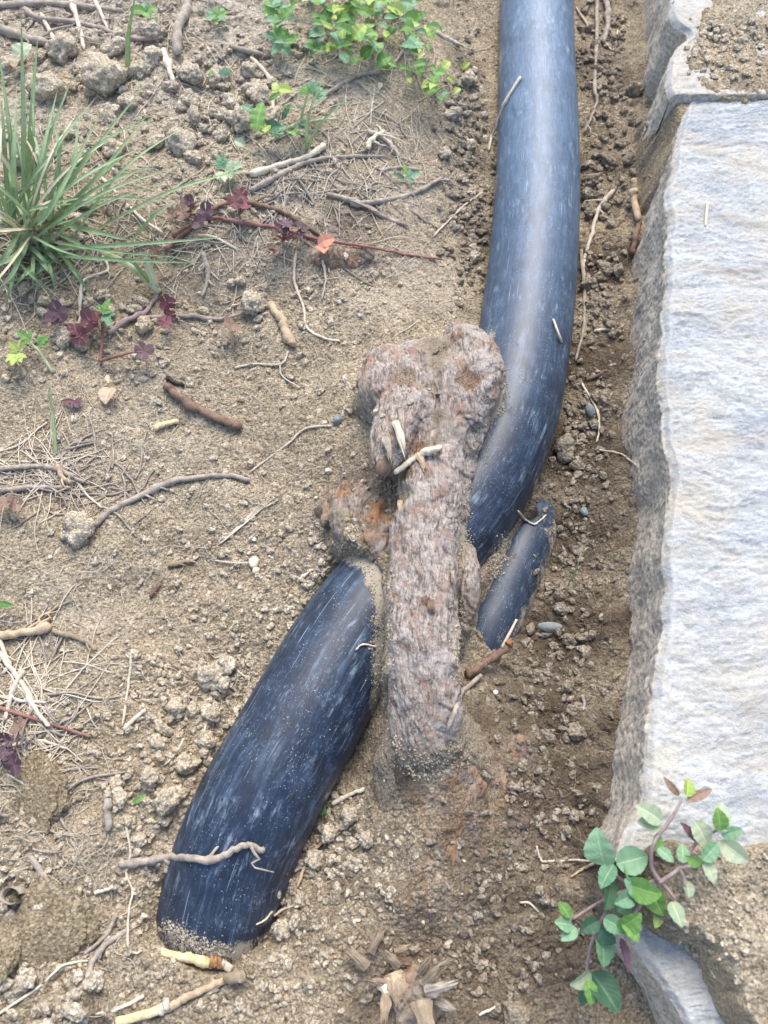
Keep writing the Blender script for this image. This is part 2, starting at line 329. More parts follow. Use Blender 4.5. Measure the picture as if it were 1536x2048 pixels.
CTRL = {-300: [(-500, .045), (300, .04), (800, .034), (930, .016), (990, -.006), (1160, -.010), (1260, -.004), (1320, .004), (1500, .0), (2000, .0)],
    100: [(-400, .04), (100, .036), (500, .034), (780, .028), (880, .016), (930, .004), (985, -.008), (1165, -.010), (1240, -.008), (1295, .003), (1400, 0), (1900, 0)],
    300: [(-400, .04), (100, .036), (400, .032), (600, .028), (760, .020), (870, .008), (940, -.004), (985, -.009), (1170, -.012), (1240, -.010), (1290, .003), (1400, 0), (1900, 0)],
    450: [(-400, .038), (100, .031), (350, .026), (520, .022), (650, .019), (760, .014), (880, .003), (950, -.008), (1170, -.014), (1240, -.010), (1285, .003), (1400, 0), (1900, 0)],
    570: [(-400, .032), (100, .022), (350, .013), (600, .010), (760, .010), (880, .003), (940, -.006), (1180, -.015), (1240, -.012), (1280, .002), (1400, 0)],
    700: [(-400, .026), (50, .015), (300, .008), (550, .006), (680, .012), (750, .018), (800, .018), (900, .010), (1170, -.017), (1230, -.012), (1275, .003), (1400, 0)],
    900: [(-400, .024), (0, .013), (250, .006), (500, .004), (620, .009), (690, .017), (1140, -.018), (1200, -.015), (1265, .002), (1400, 0), (1900, 0)],
    1100: [(-400, .024), (0, .012), (250, .004), (500, .003), (620, .006), (690, .013), (1000, -.004), (1115, -.017), (1190, -.012), (1260, .002), (1400, 0)],
    800: [(660, .012), (715, .020)], 1000: [(620, .008), (680, .016)],
    1250: [(940, -.004), (985, -.010), (1050, -.016), (1120, -.014)],
    1300: [(-400, .022), (0, .010), (250, .003), (430, -.001), (540, -.004), (930, -.002), (1050, -.013), (1160, -.010), (1235, .003), (1400, 0), (1900, 0)],
    1500: [(-400, .02), (0, .008), (200, .002), (390, -.003), (740, -.004), (790, .018), (850, .0265), (910, .021), (960, .008), (1080, .002), (1170, -.003), (1215, .006), (1400, 0)],
    1600: [(700, .0), (780, .010), (860, .017), (940, .013)],
    1800: [(700, .004), (790, .012), (860, .013), (960, .009)],
    1700: [(-400, .018), (0, .006), (200, -.001), (320, -.009), (610, -.012), (760, .006), (860, .016), (930, .012), (1050, .004), (1180, .002), (1300, .012), (1500, 0)],
    1900: [(-400, .016), (0, .006), (200, -.001), (330, -.006), (520, -.003), (700, .005), (900, .006), (1100, .003), (1250, .006), (1500, 0), (1900, 0)],
    2300: [(-400, .016), (0, .008), (400, .008), (800, .006), (1200, .006), (1500, .0), (2100, 0)]}
cp = [(*at(x, y, z)[:2], z) for y, row in CTRL.items() for x, z in row]
cp += [(-.7, .2, .04), (-.7, .7, .045), (-.7, -.3, .02), (.7, .2, 0), (.7, .7, 0), (.7, -.3, 0), (0, -.35, .005), (-.1, 1.1, .04), (.5, 1.1, .01)]
cp = np.array(cp)
def tps_fit(cp, lam=2e-5):
    n = len(cp); d = np.hypot(cp[:, None, 0] - cp[None, :, 0], cp[:, None, 1] - cp[None, :, 1])
    K = np.where(d > 0, d * d * np.log(d + 1e-12), 0) + lam * np.eye(n); Pm = np.column_stack([np.ones(n), cp[:, :2]])
    A = np.block([[K, Pm], [Pm.T, np.zeros((3, 3))]]); return np.linalg.solve(A, np.concatenate([cp[:, 2], np.zeros(3)]))
W = tps_fit(cp)
def tps(X, Y):
    Z = W[-3] + W[-2] * X + W[-1] * Y
    for i in range(len(cp)):
        d = np.hypot(X - cp[i, 0], Y - cp[i, 1]); Z = Z + W[i] * d * d * np.log(d + 1e-12)
    return Z
M6 = [(1306, 150), (1440, 160), (1440, 215), (1425, 222), (1410, 290), (1390, 370), (1350, 370), (1312, 300)]
M1 = [(940, 632), (975, 668), (1003, 735), (1000, 800), (966, 862), (946, 905), (933, 980), (928, 1040), (940, 1085), (956, 1136), (950, 1200), (930, 1260), (918, 1400), (925, 1500), (930, 1650), (770, 1650), (766, 1500), (753, 1392), (752, 1190), (732, 1128), (690, 1096), (640, 1060), (650, 950), (690, 840), (715, 740), (790, 680), (880, 650)]
M2 = [(205, 1858), (335, 1866), (385, 1888), (440, 1906), (478, 1894), (530, 1870), (640, 1880), (640, 2060), (540, 2160), (190, 2160)]
M4 = [(1332, 112), (1358, 70), (1372, 40), (1380, 0), (1440, -100), (1470, -500), (2600, -500), (2600, 240), (1536, 234), (1460, 242), (1400, 236), (1340, 204)]
M5 = [(1225, 1690), (1280, 1650), (1380, 1628), (1460, 1642), (1536, 1634), (2500, 1630), (2500, 2600), (1560, 2600), (1450, 2080), (1395, 1975), (1330, 1900), (1262, 1862), (1225, 1800)]
M3 = [(925, 1110), (955, 1120), (1000, 1060), (1045, 1000), (1075, 985), (1098, 1012), (1062, 1040), (1032, 1075), (985, 1180), (935, 1290), (920, 1300)]   # crumbly strip between the pipes
YB = at(850, 1490, .028)[1]
def base_height(X, Y):
    xc = np.clip(X, -.75, .75); yc = np.clip(Y, -.4, 1.15); Z = tps(xc, yc)
    Z = Z + .0030 * fbm(X, Y, 28, 3, 5) * sstep(.0, .03, .045 - X + 0 * Y) + .0012 * fbm(X, Y, 60, 3, 6) 
    d, t = line_d(X, Y, pipe_path[::6]); zc = np.interp(t, np.arange(len(pipe_path[::6])), pipe_path[::6, 2])
    cap = np.maximum(zc, -.011) - .006 + np.maximum(d - .8 * RP, 0) * 1.3; Z = np.where(d < .06, np.minimum(Z, cap), Z)
    wob = .0012 * perlin(X * 160, Y * 160, 31) + .0022 * perlin(X * 55, Y * 55, 32)
    for P, z, wd, pz in ((M1, .0285, .0045, .028), (M2, .001, .008, -.004), (M3, .0035, .009, 0.002)):
        s = poly_sd(X, Y, atn(P, pz)) + wob; wd2 = wd + (.022 * sstep(RP * .95, RP * 1.5, d) * (X < .045) if P is M1 else 0); wd2 = wd2 + (.030 * (1 - sstep(YB, YB + .022, Y)) if P is M1 else 0); f = sstep(-.0005, wd2, s); Z = Z + np.maximum(z - Z, 0) * f
    for P, z, wd in ((M4, .0498, .012), (M5, .051, .012), (M6, .0415, .012)):
        s = poly_sd(X, Y, atn(P, z - .008)) + wob * 1.6 + .004 * perlin(X * 38, Y * 38, 61); f = sstep(-.001, wd, s); Z = Z + np.maximum(z + .004 * fbm(X, Y, 30, 3, 77) - Z, 0) * f
    return Z
def stretch(a, b, spacing, far=4.0):
    core = [a]
    while core[-1] < b: core.append(core[-1] + spacing(core[-1]))
    lo, st = [], spacing(a); x = a
    while x > -far: st *= 1.22; x -= st; lo.append(x)
    hi, st = [], spacing(core[-1]); x = core[-1]
    while x < far: st *= 1.22; x += st; hi.append(x)
    return np.array(lo[::-1] + core + hi)
GX = stretch(-.285, .285, lambda x: .00044); GY = stretch(-.075, .57, lambda y: .00036 + .0008 * max(0, y) )
# smooth base on a coarse grid, bilinear to the fine one
def resample(cx, cy, Z, X, Y):
    i = np.clip(np.searchsorted(cx, X) - 1, 0, len(cx) - 2); j = np.clip(np.searchsorted(cy, Y) - 1, 0, len(cy) - 2)
    u = np.clip((X - cx[i]) / (cx[i + 1] - cx[i]), 0, 1); v = np.clip((Y - cy[j]) / (cy[j + 1] - cy[j]), 0, 1)
    return (Z[j, i] * (1 - u) + Z[j, i + 1] * u) * (1 - v) + (Z[j + 1, i] * (1 - u) + Z[j + 1, i + 1] * u) * v
cgx = np.unique(np.append(GX[::3], GX[-1])); cgy = np.unique(np.append(GY[::3], GY[-1]))
CX, CY = np.meshgrid(cgx, cgy); CZ = base_height(CX, CY)
XX, YY = np.meshgrid(GX, GY); ZZ = resample(cgx, cgy, CZ, XX, YY)
ZS = ZZ.copy()
def pxfield(spots, X, Y):               # sum of soft round spots given as (px, py, radius px, amount)
    out = np.zeros(X.shape)
    for x, y, r, a in spots:
        p = at(x, y, .0); rr = r * mpp(x, y, 0); out = np.maximum(out, a * np.exp(-((X - p[0]) ** 2 + (Y - p[1]) ** 2) / (rr * rr)))
    return out
COARSE = [(370, 1380, 120, .8), (300, 1560, 150, .9), (640, 1700, 120, .9), (1170, 900, 120, .9), (1150, 1250, 130, 1), (1100, 1480, 130, .8), (940, 260, 60, .9), (930, 450, 70, .8), (1220, 200, 90, 1), (1220, 450, 90, .9), (1200, 680, 90, .9),
          (250, 150, 260, 1), (60, 100, 220, 1), (500, 120, 200, .9), (80, 620, 150, .6), (90, 1950, 200, 1), (60, 1750, 130, .8), (550, 1950, 120, .5), (1080, 1800, 130, .7), (420, 230, 160, 1), (90, 1500, 130, .6), (1040, 1980, 100, .6), (1210, -100, 120, 1), (400, -150, 400, 1)]
gc = resample(cgx, cgy, pxfield(COARSE, CX, CY), XX, YY)
rough = .35 + .65 * gc
ZZ += rough * (.0011 * fbm(XX, YY, 90, 3, 11, .55)) + .00038 * fbm(XX, YY, 620, 3, 12, .6)
ZZ += .0022 * gc * np.abs(perlin(XX * 75, YY * 75, 19)); ZZ += .0009 * gc * fbm(XX, YY, 260, 2, 29) 
# grains and small lumps pressed into the surface
def stamp(n, rmin, rmax, only=None, pw=2.2, lift=.25):
    px = RNG.uniform(-300, 1836, n); py = RNG.uniform(-350, 2250, n); u = RNG.random(n); rs = rmin + (rmax - rmin) * RNG.random(n) ** pw
    for k in range(n):
        p = at(px[k], py[k], .005); i = np.searchsorted(GX, p[0]); j = np.searchsorted(GY, p[1])
        if i < 12 or j < 12 or i > len(GX) - 12 or j > len(GY) - 12: continue
        if only and gc[j, i] < u[k]: continue
        r = rs[k]; wi = int(r * 1.3 / .00044) + 1; wj = int(r * 1.3 / (GY[j + 1] - GY[j])) + 1
        sl = (slice(max(0, j - wj), j + wj + 1), slice(max(0, i - wi), i + wi + 1))
        dx = (XX[sl] - p[0]) / r; dy = (YY[sl] - p[1]) / r; a = u[k] * 40; e = .7 + .3 * math.sin(k)
        qx = dx * math.cos(a) + dy * math.sin(a); qy = (-dx * math.sin(a) + dy * math.cos(a)) / e
        d = (np.abs(qx) ** 2.6 + np.abs(qy) ** 2.6) ** (1 / 2.6); bmp = np.sqrt(np.clip(1 - d * d, 0, 1)) * r * (.55 + lift)
        ZZ[sl] = np.maximum(ZZ[sl], np.where(d < 1, ZS[j, i] + bmp * .9 + .3 * (ZZ[sl] - ZS[j, i]) + (ZS[sl] - ZS[j, i]) * .5, -1))
stamp(90000, .00045, .0012); stamp(14000, .0009, .0032, only=True); stamp(2600, .002, .006, only=True, pw=2.6, lift=.05)
# darker soil tone, mostly along the trench; rust: rotten wood worked into the soil
DARKER_SPOTS = [(1190, 100, 90, .62), (1200, 300, 80, .65), (1200, 500, 80, .8), (1190, 700, 90, .95), (1170, 880, 110, 1), (1150, 1050, 110, .95), (1130, 1250, 130, .9), (1100, 1420, 140, .8), (1060, 1600, 160, .7), (960, 1450, 70, .6), (1000, 1780, 170, .62), (960, 1950, 170, .6), (950, 300, 45, .6), (950, 450, 50, .7), (935, 150, 45, .5), (720, 1000, 80, .45), (800, 1550, 80, .6),
         (690, 500, 70, .5), (720, 1700, 120, .45), (640, 1850, 130, .3), (400, 560, 90, .35), (500, 1450, 60, .2), (340, 100, 130, .3), (60, 560, 130, .5), (760, 1960, 120, .5), (1185, 1700, 90, .8), (1250, 900, 50, .8), (1235, 1250, 60, .8), (1215, 1450, 60, .75), (1265, 500, 45, .7), (1100, 1900, 150, .65), (850, 1850, 120, .45), (1150, 1560, 110, .8), (930, 1700, 120, .55), (1255, 150, 50, .6), (1180, -80, 120, .6), (945, 1200, 40, .45), (930, 620, 40, .3)]
darker_c = pxfield(DARKER_SPOTS, CX, CY) + .10 * fbm(CX, CY, 35, 3, 40)
RUST = [(880, 1690, 60, .9), (830, 1770, 60, .8), (1010, 1540, 60, .9), (1040, 1620, 50, .7), (940, 1560, 70, 1), (790, 1520, 40, .7), (900, 1800, 60, .5), (700, 1020, 70, .9), (640, 1090, 40, .6), (900, 1620, 90, .8), (980, 1560, 90, .7), (900, 1500, 70, .6), (850, 1750, 90, .5), (720, 520, 60, .5), (800, 1960, 80, .4), (820, 990, 60, .7), (780, 1560, 60, .5)]
damp = resample(cgx, cgy, darker_c, XX, YY); rust = resample(cgx, cgy, pxfield(RUST, CX, CY), XX, YY)
PALE = [(250, 130, 190, .9), (480, 150, 160, .85), (380, 280, 150, .7), (100, 350, 150, .6), (650, 250, 150, .5), (500, 450, 200, .35), (860, 560, 90, .45), (820, 430, 70, .45), (760, 620, 70, .35), (60, 200, 120, .5), (300, 850, 160, .3), (350, 1650, 110, .35), (1480, 120, 120, .4), (1430, 1850, 130, .4), (900, 400, 40, .3), (150, 1250, 120, .35)]
pale = resample(cgx, cgy, pxfield(PALE, CX, CY), XX, YY)
me = mesh('ground', np.stack([XX, YY, ZZ], -1).reshape(-1, 3), grid_faces(len(GY), len(GX)), True, None, {'damp': damp.ravel(), 'rust': rust.ravel(), 'pale': pale.ravel()})
tag(obj('ground', me, m_ground), kind='structure')
BV = []
def bvh_from(V, F): BV.append(BVHTree.FromPolygons([tuple(v) for v in V], F if isinstance(F, list) else F.tolist()))
gj = np.arange(0, len(GY), 3); gi = np.arange(0, len(GX), 3)
sub = np.ix_(gj, gi); bvh_from(np.stack([XX[sub], YY[sub], ZZ[sub]], -1).reshape(-1, 3), grid_faces(len(gj), len(gi)))
def gz(x, y): return float(resample(GX, GY, ZZ, np.array([x]), np.array([y]))[0])
def cast(o, d):
    best = None
    for b in BV:
        h = b.ray_cast(o, d)
        if h[0] is not None and (best is None or h[3] < best[2]): best = (h[0], h[1], h[3])
    return best
def hit(px, py, lift=0.0):               # where that line of sight meets what is built so far, lifted a little
    d = ray(px, py).normalized(); h = cast(CAM, d)
    p = h[0] if h else at(px, py, .01)
    return p + (CAM - p) * (lift / (HC - p.z)) if lift else p.copy()
def drop(x, y):
    h = cast(Vector((x, y, .3)), Vector((0, 0, -1))); return h[0].z if h else 0.

# ================================================================ stones
def stone(name, label, edge, foot, ztop, xmax, seed, tilt=0., dirt_top=0., nr=620, nc=420, cat='stone'):
    """edge / foot: pixel polylines from the far end to the near end; a block lofted from the buried side over the rim to the far right"""
    E = spline([tuple(at(x, y, ztop))[:2] for x, y in edge], 300); Fp = spline([tuple(at(x, y, 0))[:2] for x, y in foot], 300)
    y0, y1 = E[-1][1], E[0][1]; ys = np.linspace(y0, y1, nr)
    o = np.argsort(E[:, 1]); xe = np.interp(ys, E[o, 1], E[o, 0]); o = np.argsort(Fp[:, 1]); xf = np.interp(ys, Fp[o, 1], Fp[o, 0])
    xs = xe + .0004 * fbm(ys, ys * 0 + seed, 30, 2, seed + 1); xe = xe + .0014 * fbm(ys, ys * 0 + seed, 55, 4, seed); xf = np.minimum(xf + .0006 * fbm(ys, ys * 0 + seed, 60, 3, seed + 2), xe - .003)
    s1 = np.linspace(0, 1, 110); s2 = np.linspace(0, 1, nc - 110) ** 1.15
    V = np.zeros((nr, nc, 3)); dirt = np.zeros((nr, nc))
    z0 = -.03
    for r in range(nr):
        px = [xf[r] - .004, xf[r], xf[r] + (xs[r] - xf[r]) * .62, xe[r] - .0012, xe[r] + .0012]; pz = [z0, 0.0, ztop * .55, ztop - .0035, ztop - .0004]
        V[r, :110, 0] = np.interp(s1, [0, .3, .65, .93, 1], px); V[r, :110, 2] = np.interp(s1, [0, .3, .65, .93, 1], pz)
        V[r, 110:, 0] = xe[r] + .0012 + (xmax - xe[r]) * (s2 * .985 + .0015); V[r, 110:, 2] = ztop
        V[r, :, 1] = ys[r]
        dirt[r, :110] = np.interp(s1, [0, .6, .9, 1], [1.2, 1.0, .85, .2]); dirt[r, 110:] = dirt_top
    X, Y, Z = V[..., 0], V[..., 1], V[..., 2]; side = np.zeros((nr, nc)); side[:, :110] = 1; side[:, 104:114] = .5
    # layered, split top
    wx = .012 * perlin(X * 22, Y * 22, seed + 40); q = fbm(X + wx, (Y + wx) * 2.4 + X * .6, 15, 5, seed + 5, .6); ter = np.floor(q * 4) / 4 + sstep(.75, 1, (q * 4) % 1) * .25
    top = .0014 * (.25 * ter + .75 * q) + .0005 * fbm(X + wx, Y * 2 + wx, 120, 4, seed + 6) + .00045 * fbm(X, Y * 1.6, 520, 2, seed + 8) + tilt * (X - xe[:, None])
    V[..., 2] += (1 - side) * top + side * .0003 * fbm(X + Z, Y, 300, 2, seed + 7)
    V[..., 0] += side * (.0012 * fbm(Z * .8 + seed, Y, 60, 4, seed + 9) + .0004 * fbm(Z, Y, 420, 3, seed + 10)) * np.clip((V[..., 2] + .02) / .03, 0, 1)
    # close front, back and right with skirts
    ring = lambda A, dy: np.stack([A[:, 0], A[:, 1] + dy, np.full(len(A), z0)], -1)
    G = np.concatenate([ring(V[0], 0)[None], V, ring(V[-1], 0)[None]], 0)
    rim = G[:, -1].copy(); rim[:, 2] = z0; G = np.concatenate([G, rim[:, None]], 1)
    D = np.pad(dirt, ((1, 1), (0, 1)), mode='edge'); D[:2] = .9; D[-2:] = .9
    V2 = G.reshape(-1, 3); F = grid_faces(G.shape[0], G.shape[1])
    me = mesh(name, V2, F, True, None, {'dirt': D.ravel()})
    o = tag(obj(name, me, m_rock), label, cat)
    gs = G[::4, ::4]; bvh_from(gs.reshape(-1, 3), grid_faces(gs.shape[0], gs.shape[1])); return o
stone('stone_slab', 'big pale blue-white layered stone slab along the right side of the trench',
      [(1396, 176), (1385, 188), (1366, 240), (1352, 320), (1340, 380), (1342, 460), (1338, 540), (1335, 620), (1326, 700), (1326, 790), (1336, 850), (1342, 900), (1354, 950), (1346, 990), (1338, 1040), (1336, 1130), (1336, 1220), (1326, 1300), (1312, 1400), (1300, 1500), (1288, 1600), (1262, 1680), (1245, 1722)],
      [(1330, 160), (1318, 300), (1308, 500), (1302, 700), (1296, 900), (1288, 1050), (1276, 1150), (1254, 1300), (1230, 1450), (1218, 1600), (1210, 1740)], .045, .42, 3)
stone('weathered_stone', 'grey weathered stone under loose soil above the big slab at top right',
      [(1345, -420), (1350, -200), (1352, -60), (1346, 30), (1385, 62), (1362, 88), (1342, 120), (1338, 165), (1345, 190)],
      [(1300, -420), (1300, -150), (1305, 0), (1300, 90), (1300, 170), (1305, 200)], .048, .42, 13, nr=260, nc=330, dirt_top=.52)
stone('half_buried_stone', 'blue-white rounded stone half buried in soil at bottom right below the leafy plant',
      [(1262, 1800), (1262, 1850), (1282, 1900), (1318, 1950), (1350, 2000), (1380, 2060), (1410, 2140), (1430, 2260)],
      [(1215, 1780), (1222, 1850), (1245, 1900), (1280, 1960), (1310, 2020), (1335, 2080), (1360, 2160), (1380, 2280)], .034, .40, 23, tilt=.03, nr=280, nc=330, dirt_top=.27)

# ================================================================ pipes
def pipe(name, path, R, label, dust_sheen_fn, mud_fn, seg=160):
    V, F, uv = tube(path, R, seg, False); n = len(path)
    uv = uv.copy(); uv[:, 0] *= 2 * math.pi * R
    dust_sheen = np.repeat(dust_sheen_fn(path), seg); zup = (V[:, 2] - np.repeat(path[:, 2], seg)) / R
    mud = mud_fn(V, zup)
    bvh_from(V, F); seam = V.reshape(n, seg, 3)
    V3 = np.concatenate([seam, seam[:, :1]], 1).reshape(-1, 3)
    u3 = uv.reshape(n, seg, 2); last = u3[:, :1].copy(); last[..., 0] = 2 * math.pi * R; u3 = np.concatenate([u3, last], 1).reshape(-1, 2)
    ex = lambda a: (lambda q: np.concatenate([q, q[:, :1]], 1).ravel())(a.reshape(n, seg))
    me = mesh(name, V3, grid_faces(n, seg + 1), True, u3, {'dust_sheen': ex(dust_sheen), 'mud': ex(mud)})
    return tag(obj(name, me, m_pipe), label, 'pipe')
m1w = atn(M1, .028); m2w = atn(M2, -.002)
def mud_main(V, zup):
    s1 = poly_sd(V[:, 0], V[:, 1], m1w); s2 = poly_sd(V[:, 0], V[:, 1], m2w)
    e = np.exp(np.minimum(s1, 0) / .005) * .62; e2 = np.exp(np.minimum(s2, 0) / .010) * .52
    low = sstep(.62, .1, zup) * .34
    p = at(1055, 335, .025); sp = .34 * np.exp(-((V[:, 0] - p[0]) ** 2 / .00003 + (V[:, 1] - p[1]) ** 2 / .0004))
    p = at(960, 900, .025); sp2 = .42 * np.exp(-((V[:, 0] - p[0]) ** 2 + (V[:, 1] - p[1]) ** 2) / .00025)
    return np.maximum.reduce([e, e2, low, sp, sp2])
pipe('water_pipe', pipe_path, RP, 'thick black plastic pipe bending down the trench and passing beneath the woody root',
     lambda p: .03 + .80 * sstep(.15, .42, p[:, 1]), mud_main)  # dust and painted sky sheen grow towards the far end of the pipe
pipe('buried_pipe', p2_path, RP2, 'thinner dark pipe mostly buried in the crumbly soil right of the root',
     lambda p: np.full(len(p), .12), lambda V, z: .30 + .25 * sstep(.9, .3, z) + .1 * perlin(V[:, 0] * 80, V[:, 1] * 80, 4))

# ================================================================ woody root
PITS = [(806, 765, 30, .0030), (935, 762, 26, .0030), (880, 690, 34, .0030), (795, 985, 24, .0025), (715, 850, 20, 0), (850, 1205, 10, .001), (790, 1400, 12, .001)]
def blob(paths, voxel, disp, seed, name):
    """px paths [(px, py, z, r px)...] grown into one skin by a voxel remesh, then bark relief along the normals"""
    parts = []
    for P in paths:
        Q = spline([(*at(x, y, z), r * mpp(x, y, z)) for x, y, z, r in P], max(10, 9 * len(P)))
        for k in (0, -1):      # rounded ends
            pass
        e0 = Q[0] + (Q[0] - Q[1]) * .6; e0[3] = Q[0][3] * .55; e1 = Q[-1] + (Q[-1] - Q[-2]) * .6; e1[3] = Q[-1][3] * .55
        Q = np.vstack([e0, Q, e1]); V, F, _ = tube(Q[:, :3], Q[:, 3], 20, True, .10, seed + len(parts)); parts.append((V, F))
    V, F = join(parts); tm = mesh('tmp', V, F); t = bpy.data.objects.new('tmp', tm); C.objects.link(t)
    md = t.modifiers.new('r', 'REMESH'); md.mode = 'VOXEL'; md.voxel_size = voxel
    sm = t.modifiers.new('s', 'SMOOTH'); sm.factor = .5; sm.iterations = 3
    dg = bpy.context.evaluated_depsgraph_get(); dg.update(); ev = t.evaluated_get(dg); me = bpy.data.meshes.new_from_object(ev)
    bpy.data.objects.remove(t); bpy.data.meshes.remove(tm)
    me.name = name; n = len(me.vertices); co = np.empty(n * 3, np.float32); me.vertices.foreach_get('co', co); co = co.reshape(-1, 3)
    nr = np.empty(n * 3, np.float32); me.vertices.foreach_get('normal', nr); nr = nr.reshape(-1, 3)
    X, Y, Z = co.T.astype(float)
    d = disp * (.30 * fbm(X + Z * .5, Y * .14, 420, 4, seed, .6) + .2 * fbm(X + Z, Y, 700, 2, seed + 9) + .5 * fbm(X - Z, Y, 140, 3, seed + 2) + 0.6 * sstep(-.02, .06, fbm(X + Z, Y * .45, 150, 3, seed + 11)) - .45 * np.clip(1 - np.abs(perlin((X + Z) * 240 + 1.5 * perlin(X * 90, Y * 90, 3), Y * 30, seed + 12)) * 9, 0, 1) + 1.1 * perlin(X * 45 + Z * 40, Y * 38, seed + 4) - .5 * np.abs(perlin((X + Z) * 300, Y * 45, seed + 6)))
    for x, y, r_, a_ in PITS:
        p = at(x, y, .045); a_ = a_ * .8; d = d - a_ * np.exp(-(((X - p[0]) ** 2 + (Y - p[1]) ** 2) / (r_ * mpp(x, y, .045)) ** 2) ** 1.5) * (Z > .03)
    if name == 'bark':
        gd, gt = line_d(X, Y, [tuple(at(x, y, .045)[:2]) for x, y in ((880, 700), (866, 750), (872, 820), (862, 870), (872, 930))]); d = d - (.0030 + .0012 * perlin(X * 150, Y * 150, 5)) * np.exp(-(gd / .0028) ** 2) * (Z > .03)
    co += nr * d[:, None]; me.vertices.foreach_set('co', co.ravel().astype(np.float32)); me.polygons.foreach_set('use_smooth', np.full(len(me.polygons), True)); me.update()
    return me, co, d
def add_bvh(me, co):
    k = [tuple(p.vertices) for p in me.polygons]; bvh_from(co, [list(f) for f in k])
root_paths = [
    [(830, 1800, -.03, 50), (850, 1700, -.016, 62), (862, 1600, -.010, 60), (857, 1520, .008, 66), (852, 1440, .0235, 71), (848, 1300, .0330, 70), (845, 1180, .0335, 69), (848, 1080, .034, 66), (855, 1000, .035, 62), (870, 900, .036, 60), (880, 820, .036, 62)],
    [(880, 1420, .018, 44), (930, 1500, .009, 44), (965, 1580, .002, 40), (985, 1680, -.008, 36)], [(830, 1420, .020, 40), (795, 1520, .010, 40), (782, 1640, -.004, 34)],
    [(765, 800, .028, 52), (745, 815, .018, 40), (742, 850, .012, 34)],
    [(905, 850, .034, 52), (935, 790, .034, 62), (950, 745, .034, 60), (935, 700, .034, 46), (915, 668, .030, 30)],
    [(860, 860, .036, 56), (800, 790, .034, 70), (778, 752, .030, 60), (762, 790, .028, 54)],
    [(870, 740, .036, 52), (830, 725, .034, 45), (900, 715, .034, 46)],
    [(880, 850, .035, 60), (880, 780, .037, 62), (875, 730, .032, 56)], [(830, 780, .038, 50), (900, 770, .036, 54), (940, 750, .033, 50)],
    [(815, 800, .041, 52), (792, 860, .044, 46), (778, 905, .045, 38), (768, 938, .045, 24)],
    [(880, 800, .042, 44), (872, 880, .040, 40)],
    [(935, 830, .031, 48), (920, 930, .026, 30), (912, 1040, .020, 24)], [(925, 1100, .016, 20), (934, 1160, .020, 24), (930, 1230, .015, 20), (915, 1290, .008, 14)]]
me, co, d = blob(root_paths, .00062, .0011, 50, 'bark')
X, Y, Z = co.T
side = line_d(X, Y, [tuple(at(x, y, .035)[:2]) for x, y in ((880, 780), (850, 1100), (848, 1430), (865, 1640))])[0]
dirt = np.clip(.16 + (.034 - Z) * 30, 0., .95) + .35 * np.exp(-((Y - at(880, 700, .04)[1]) / .02) ** 2) * .6 + sstep(at(850, 1380, .03)[1], at(860, 1560, .02)[1], Y + .012 * fbm(X * 1.6, Y, 60, 3, 8)) * (.36 + .22 * fbm(X, Y * .5, 90, 3, 18))
for x, y, r, a in ((808, 768, 34, .7), (878, 692, 44, .7), (935, 765, 26, .5), (870, 740, 20, .6), (868, 785, 22, .7), (872, 835, 22, .7), (868, 885, 18, .5), (835, 900, 26, .4), (800, 985, 34, .7), (905, 860, 40, .45), (700, 760, 40, .5), (780, 1160, 16, .4)):
    p = at(x, y, .045); dirt = dirt + a * np.exp(-((X - p[0]) ** 2 + (Y - p[1]) ** 2) / (r * mpp(x, y, .045)) ** 2)
me.attributes.new('dirt', 'FLOAT', 'POINT').data.foreach_set('value', dirt.astype(np.float32))
rot = np.zeros(len(X))
for x, y, r_, a in ((808, 768, 30, 1), (938, 765, 26, 1), (878, 690, 30, .8), (905, 668, 24, .8), (870, 800, 16, .6), (795, 985, 22, 1), (812, 940, 20, .8), (850, 1207, 12, .9), (840, 895, 24, .7), (905, 800, 26, .5)):
    p = at(x, y, .045); rot = np.maximum(rot, a * np.exp(-(((X - p[0]) ** 2 + (Y - p[1]) ** 2) / (r_ * mpp(x, y, .045)) ** 2)))
me.attributes.new('rot', 'FLOAT', 'POINT').data.foreach_set('value', rot.astype(np.float32))
root = empty('woody_root', at(850, 1640, .0), 'thick knobbly woody root with grey-pink flaking bark crossing over the pipe', 'root')
def shift(me, loc):
    me.transform(Matrix.Translation(-Vector(loc))); return me
add_bvh(me, co); obj('bark', me, m_root, root); me.transform(Matrix.Translation(-root.location))
# cut end of the stub and flakes of lifted bark
V, F, _ = tube(spline([tuple(at(x, y, z)) for x, y, z in ((770, 925, .047), (765, 940, .047), (762, 950, .046))], 8), np.linspace(.0046, .0026, 8), 18, True, .25, 3)
o = obj('cut_end', shift(mesh('cut_end', V, F), root.location), MS['brown'], root)

